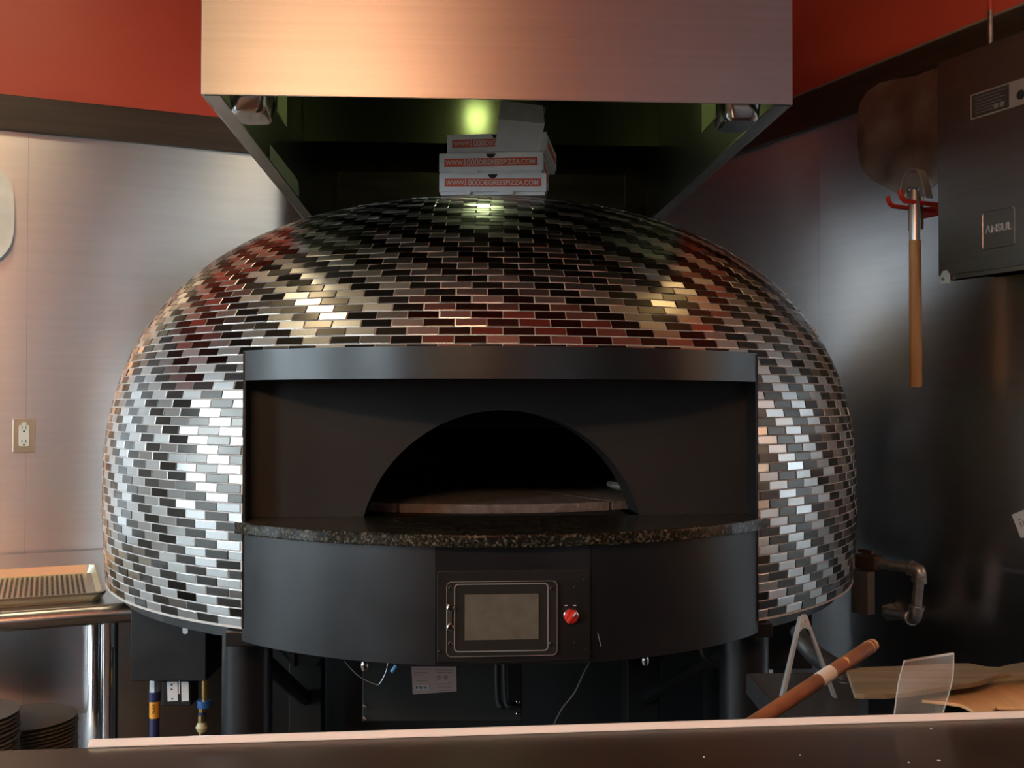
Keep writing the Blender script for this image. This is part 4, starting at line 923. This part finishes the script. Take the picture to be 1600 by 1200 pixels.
for px in (1421, 1434):
    b = MB(); b.lathe([(0.0035, 0), (0.0025, 0.003)], tp(px, 296) + NR * 0.003, NR, 8); b.build('rivet', m_chrome, tl)

# galvanised gas pipe low on the right wall
gp_ = thing('gas_pipe', wr(1395, 960, 0.0), 'grey galvanised gas pipe with two elbows low on the right wall', 'pipe')
Q1 = at(1290, 868, 3.05); Q2 = wr(1438, 890, 0.13); Q3 = wr(1430, 966, 0.13); Q3.x, Q3.y = Q3.x, Q3.y; Q4 = wr(1388, 957, 0.016)
def seg(p, q, r, nm, m=m_galv, n=14):
    b = MB(); b.tube([p, q], r, n); return b.build(nm, m, gp_, smooth=True)
def elbow(p, a, c_, nm='elbow'):
    b = MB(); pts = [p + a * 0.03, p + a * 0.014, p + a * 0.004 + c_ * 0.004, p + c_ * 0.014, p + c_ * 0.03]; b.tube(spline(pts, 4), 0.0175, 14)
    for e, d in ((p + a * 0.03, a), (p + c_ * 0.03, c_)): b.lathe([(0.0205, -0.006), (0.0205, 0.004)], e, d, 14)
    b.build(nm, m_galv, gp_, smooth=True)
d12 = (Q1 - Q2).normalized(); d23 = (Q3 - Q2).normalized(); d34 = (Q4 - Q3).normalized()
seg(Q1, Q2 + d12 * 0.02, 0.0135, 'pipe'); elbow(Q2, d12, d23); seg(Q2 + d23 * 0.02, Q3 - d23 * 0.02, 0.0135, 'pipe'); elbow(Q3, -d23, d34); seg(Q3 + d34 * 0.02, Q4 - d34 * 0.004, 0.0135, 'pipe')
b = MB(); b.lathe([(0.026, 0), (0.026, 0.018), (0.018, 0.024)], Q4 - NR * 0.014, NR, 6); b.build('flange', m_galv, gp_)
vv = Q2 + d12 * 0.16
b = MB(); b.box(vv, 0.07, 0.035, 0.04, (d12, d12.cross(ZAX).normalized(), ZAX)); b.build('valve_body', mat('dull_bronze', (0.10, 0.07, 0.055), 0.5, 0.6), gp_, bevel=0.006)
b = MB(); b.box(vv + ZAX * 0.028 + d12 * 0.01, 0.045, 0.01, 0.01, (d12, d12.cross(ZAX).normalized(), ZAX)); b.build('valve_lever', mat('dull_bronze', (0, 0, 0)), gp_, bevel=0.002)
# steel bracket hanging behind
b = MB(); p = vv - ZAX * 0.085 + d12 * 0.02; b.box(p, 0.06, 0.03, 0.12, (d12, d12.cross(ZAX).normalized(), ZAX)); b.build('regulator', mat('dull_grey', (0.20, 0.20, 0.20), 0.5, 0.5), gp_, bevel=0.004)
# paper tag
pt = [wr(x, y, 0.002) for x, y in ((1581, 804.5), (1608, 793), (1622, 830), (1595.5, 841))]
b = MB(); b.prism(pt, NR * 0.001); pgo = b.build('paper_note', m_whitelabel); tag(pgo, 'small tilted white paper note stuck to the right steel wall', 'note')
for (x, y, w_, h_) in ((1590, 812, 6, 1.6), (1592, 816, 2.5, 8), (1597, 814, 2.5, 7)):
    b = MB(); b.prism([wr(x, y, 0.0034), wr(x + w_, y - w_ * .4, 0.0034), wr(x + w_ + h_ * .4, y - w_ * .4 + h_, 0.0034), wr(x + h_ * .4, y + h_, 0.0034)], NR * 0.0003); b.build('note_print', mat('grey_ink', (0.30, 0.30, 0.30), 0.6), pgo)

# ------------------------------------------------------------------ foreground counter
ZK = 1.13
cl, crr = onz(140, 1157, ZK), onz(1600, 1112, ZK); kd_ = (crr - cl).normalized(); kn_ = Vector((-kd_.y, kd_.x, 0))
cr2 = cl + kd_ * 1.7; cl2 = cl - kd_ * 0.105
ctr_ = thing('service_counter', (cl + cr2) / 2 - kn_ * 0.15 - ZAX * ZK, 'dark brown counter with bright cream edge strip in the foreground', 'counter')
b = MB(); fr_ = [cl2 + kn_ * -0.03, cl2 + kn_ * -0.014 + kd_ * 0.008, cl2 + kd_ * 0.035 + kn_ * -0.003, cr2, cr2 - kn_ * 0.5, cl2 - kn_ * 0.5]
b.prism([p - ZAX * 0.034 for p in fr_], ZAX * 0.03); b.build('counter_top', m_counter, ctr_, bevel=0.003)
b = MB(); pts_ = [(0.0, -0.004), (0.009, -0.004), (0.009, 0.0005), (0.0065, 0.0025), (0.0015, 0.0005)]
b.prism([cl + kn_ * (y - 0.006) + ZAX * z for y, z in ((0.0, -0.004), (0.008, -0.004), (0.008, 0.0006), (0.005, 0.001), (0.0, -0.0026))], kd_ * 1.7); b.build('edge_strip', m_lip, ctr_, bevel=0.0008)
b = MB(); b.prism([p - ZAX * ZK for p in (cl2 + kn_ * -0.10 + kd_ * 0.02, cr2 + kn_ * -0.10, cr2 - kn_ * 0.16, cl2 - kn_ * 0.16 + kd_ * 0.02)], ZAX * (ZK - 0.034)); b.build('counter_front', m_counter, ctr_)
for px, py, r_ in ((1455, 1139, 0.0012), (1467, 1188, 0.0016), (1420, 1192, 0.0008), (1250, 1180, 0.0008), (1100, 1183, 0.0008)):
    p = onz(px, py, ZK - 0.004); b = MB(); b.lathe([(r_, 0), (r_ * 0.8, 0.0004), (0, 0.0007)], p, n=8); b.build('crumb', m_whitelabel, ctr_)

# dark prep table behind the counter on the right
ZQ = 1.018
pq0, pq1 = onz(1205, 1047, ZQ), onz(1600, 1047, ZQ)
pt_ = thing('prep_table', Vector((0.85, 1.25, 0)), 'black prep table behind the counter at lower right', 'table')
b = MB(); b.prism([Vector((0.33, 1.0, ZQ - 0.03)), Vector((1.35, 1.09, ZQ - 0.03)), Vector((1.35, 1.53, ZQ - 0.03)), Vector((0.33, 1.495, ZQ - 0.03))], ZAX * 0.03); b.build('table_top', m_rubber, pt_, bevel=0.003)
for x, y in ((0.38, 1.05), (1.30, 1.13), (1.30, 1.48), (0.38, 1.45)):
    b = MB(); b.box((x, y, (ZQ - 0.03) / 2), 0.04, 0.04, ZQ - 0.03); b.build('leg', m_black, pt_)
# wooden rod with tape
rodA, rodB = at(1362, 1009, 1.30), at(1187, 1124, 1.15); rd = (rodB - rodA).normalized(); rodC = rodB + rd * 0.10
tk_ = (ZQ + 0.0095 - rodA.z) / rd.z; rodC = rodA + rd * tk_
rod = thing('wooden_rod', rodC - ZAX * 0.0095, 'reddish brown wooden rod with white tape band leaning over the prep table', 'rod')
b = MB(); b.tube([rodA - rd * 0.004, rodA + rd * 0.004, rodC], [0.0070, 0.0084, 0.0084], 16); b.build('shaft', m_woodred, rod, smooth=True)
b = MB(); b.tube([rodA - rd * 0.0048, rodA + rd * 0.0075], [0.0071, 0.0087], 16); b.build('worn_tip', m_woodpale, rod, smooth=True)
def onrod(px): 
    t = 0.0
    for t in [i * 0.0005 for i in range(800)]:
        p = rodA + rd * t; d = p - CAMP
        if 800 + F * d.dot(RT) / d.dot(FW) < px: return p
    return rodC
q0, q1 = onrod(1299), onrod(1279); b = MB(); b.tube([q0, q1], 0.0087, 16); b.build('tape_band', m_tape, rod, smooth=True)
q0 = onrod(1321); b = MB(); b.lathe([(0.0055, 0.0076), (0.0045, 0.0088), (0, 0.0092)], q0, Vector((-0.25, -0.85, 0.45)), 12); b.build('knot', m_wood, rod, smooth=True)
# metal tongs standing upside down
tY = 1.36
tg = thing('metal_tongs', Vector((at(1257, 1100, tY).x, tY, ZQ)), 'thin silver metal tongs standing with arms spread beside the wooden rod', 'tongs')
def arm(x0, y0, x1, y1, wd0, wd1):
    p, q = at(x0, y0, tY), at(x1, y1, tY); q2 = Vector((q.x, q.y, q.z)); b = MB()
    s_ = Vector((1, 0, 0)); dn = Vector((0, 0.012, 0))
    b.add([p - s_ * wd0, p + s_ * wd0, q + s_ * wd1, q - s_ * wd1] + [v + dn for v in (p - s_ * wd0, p + s_ * wd0, q + s_ * wd1, q - s_ * wd1)], [(0, 1, 2, 3), (7, 6, 5, 4), (0, 4, 5, 1), (1, 5, 6, 2), (2, 6, 7, 3), (3, 7, 4, 0)])
    b.build('arm', m_tongs, tg)
zf = ZQ; yfoot = 627.4 + (CZ - zf) / tY * F
arm(1252.5, 966, 1224, yfoot, 0.0014, 0.0022); arm(1261, 966, 1306, yfoot, 0.0014, 0.0022)
b = MB(); b.prism([at(x, y, tY - 0.0005) for x, y in ((1252, 963), (1254, 960.5), (1260, 960.5), (1262, 963), (1268, 984), (1262, 983), (1257, 981), (1252, 984), (1247, 992), (1249, 980))], (0, 0.003, 0)); hd = b.build('head_plate', m_tongs, tg)
b = MB(); b.lathe([(0.0018, 0), (0.0012, 0.0012)], at(1257, 971, tY - 0.0006), Vector((0, -1, 0)), 10); b.build('rivet', m_chrome, tg)
# black hose behind
hz_ = [at(1246, 985, 1.60), at(1256, 1003, 1.58), at(1272, 1022, 1.56), at(1292, 1036, 1.53), at(1309, 1048, 1.50), at(1321, 1066, 1.47), at(1325, 1090, 1.45)]
hz_.append(Vector((hz_[-1].x, hz_[-1].y, ZQ + 0.001)))
b = MB(); b.tube(spline(hz_, 5), [0.012] * 5 + [0.0145] * (len(spline(hz_, 5)) - 5), 14); bh = b.build('black_hose', m_rubber, smooth=True); tag(bh, 'thick black bent rubber hose rising from the prep table behind the rod', 'hose')
# weathered wooden peel lying flat, handle to the right
zw = 1.085
out1 = [(1322, 1047), (1345, 1042), (1400, 1040.5), (1450, 1038), (1490, 1036), (1515, 1036), (1540, 1041), (1560, 1042), (1580, 1037), (1605, 1034), (1660, 1030), (1660, 1046), (1605, 1051), (1580, 1051), (1560, 1053), (1545, 1059), (1530, 1064), (1515, 1067), (1495, 1069), (1460, 1075), (1420, 1081), (1385, 1084), (1350, 1084), (1335, 1083), (1331, 1072), (1326, 1056)]
wp = thing('wooden_peel', onz(1420, 1060, zw), 'weathered grey wooden peel lying on its side on the prep table', 'peel')
b = MB(); b.prism([onz(x, y, zw) for x, y in out1], ZAX * -0.006); b.build('blade', m_woodgrey, wp, bevel=0.001)
for px, py in ((1390, 1062), (1455, 1050)):
    p = onz(px, py, zw - 0.006); b = MB(); b.box((p.x, p.y, (p.z + ZQ) / 2), 0.06, 0.03, p.z - ZQ); b.build('rest_block', m_rubber, wp)
# pale wooden board under it
zq2 = 1.066
out2 = [(1440, 1093), (1445, 1082), (1470, 1071), (1510, 1062), (1555, 1052), (1600, 1058), (1660, 1066), (1660, 1104), (1610, 1105), (1580, 1105), (1557, 1104), (1551, 1110), (1556, 1126), (1514, 1128), (1521, 1112), (1514, 1106), (1500, 1100), (1480, 1097)]
wb = thing('wooden_board', onz(1540, 1090, zq2), 'pale wooden board with a narrow neck under the weathered peel', 'board')
b = MB(); b.prism([onz(x, y, zq2) for x, y in out2], ZAX * -0.004); b.build('board', m_woodpale, wb, bevel=0.0012)
for px, py in ((1590, 1088), (1500, 1082)):
    p = onz(px, py, zq2 - 0.004); b = MB(); b.box((p.x, p.y + 0.01, (p.z + ZQ) / 2), 0.05, 0.03, p.z - ZQ); b.build('rest_block', m_rubber, wb)
# clear plastic film card standing at the strip
fY = onz(1440, 1117, ZK).y + 0.004
ft = MB(); cols = []
N_ = 8
for i in range(N_ + 1):
    t = i / N_
    bx_ = at(1397 + 76 * t, 1118.5 - 3.5 * t, fY + 0.004 * math.sin(math.pi * t)); tx_ = at(1413 + 77 * t, 1033 - 12 * t, fY + 0.012 + 0.010 * math.sin(math.pi * t)); mx_ = at(1404 + 84 * t, 1066 - 4 * t, fY + 0.004 - 0.004 * math.sin(math.pi * t))
    cols.append(spline([bx_, mx_, tx_], 5))
nn = len(cols[0])
for c_ in cols: ft.v += c_
for i in range(N_):
    for j in range(nn - 1): ft.f.append((i * nn + j, (i + 1) * nn + j, (i + 1) * nn + j + 1, i * nn + j + 1)); ft.mi.append(0)
flm = thing('plastic_film', at(1435, 1117, fY), 'clear plastic sleeve standing on the cream counter strip', 'plastic sleeve')
o = ft.build('sheet', m_film, flm, smooth=True); sm = o.modifiers.new('thick', 'SOLIDIFY'); sm.thickness = 0.0006
b = MB(); b.tube([c_[-1] for c_ in cols], 0.0011, 6); b.build('folded_edge', m_filmedge, flm, smooth=True)
b = MB(); b.tube(cols[0], 0.0006, 6); b.build('side_edge', m_filmedge, flm, smooth=True)
b = MB(); b.tube(cols[-1], 0.0006, 6); b.build('side_edge', m_filmedge, flm, smooth=True)
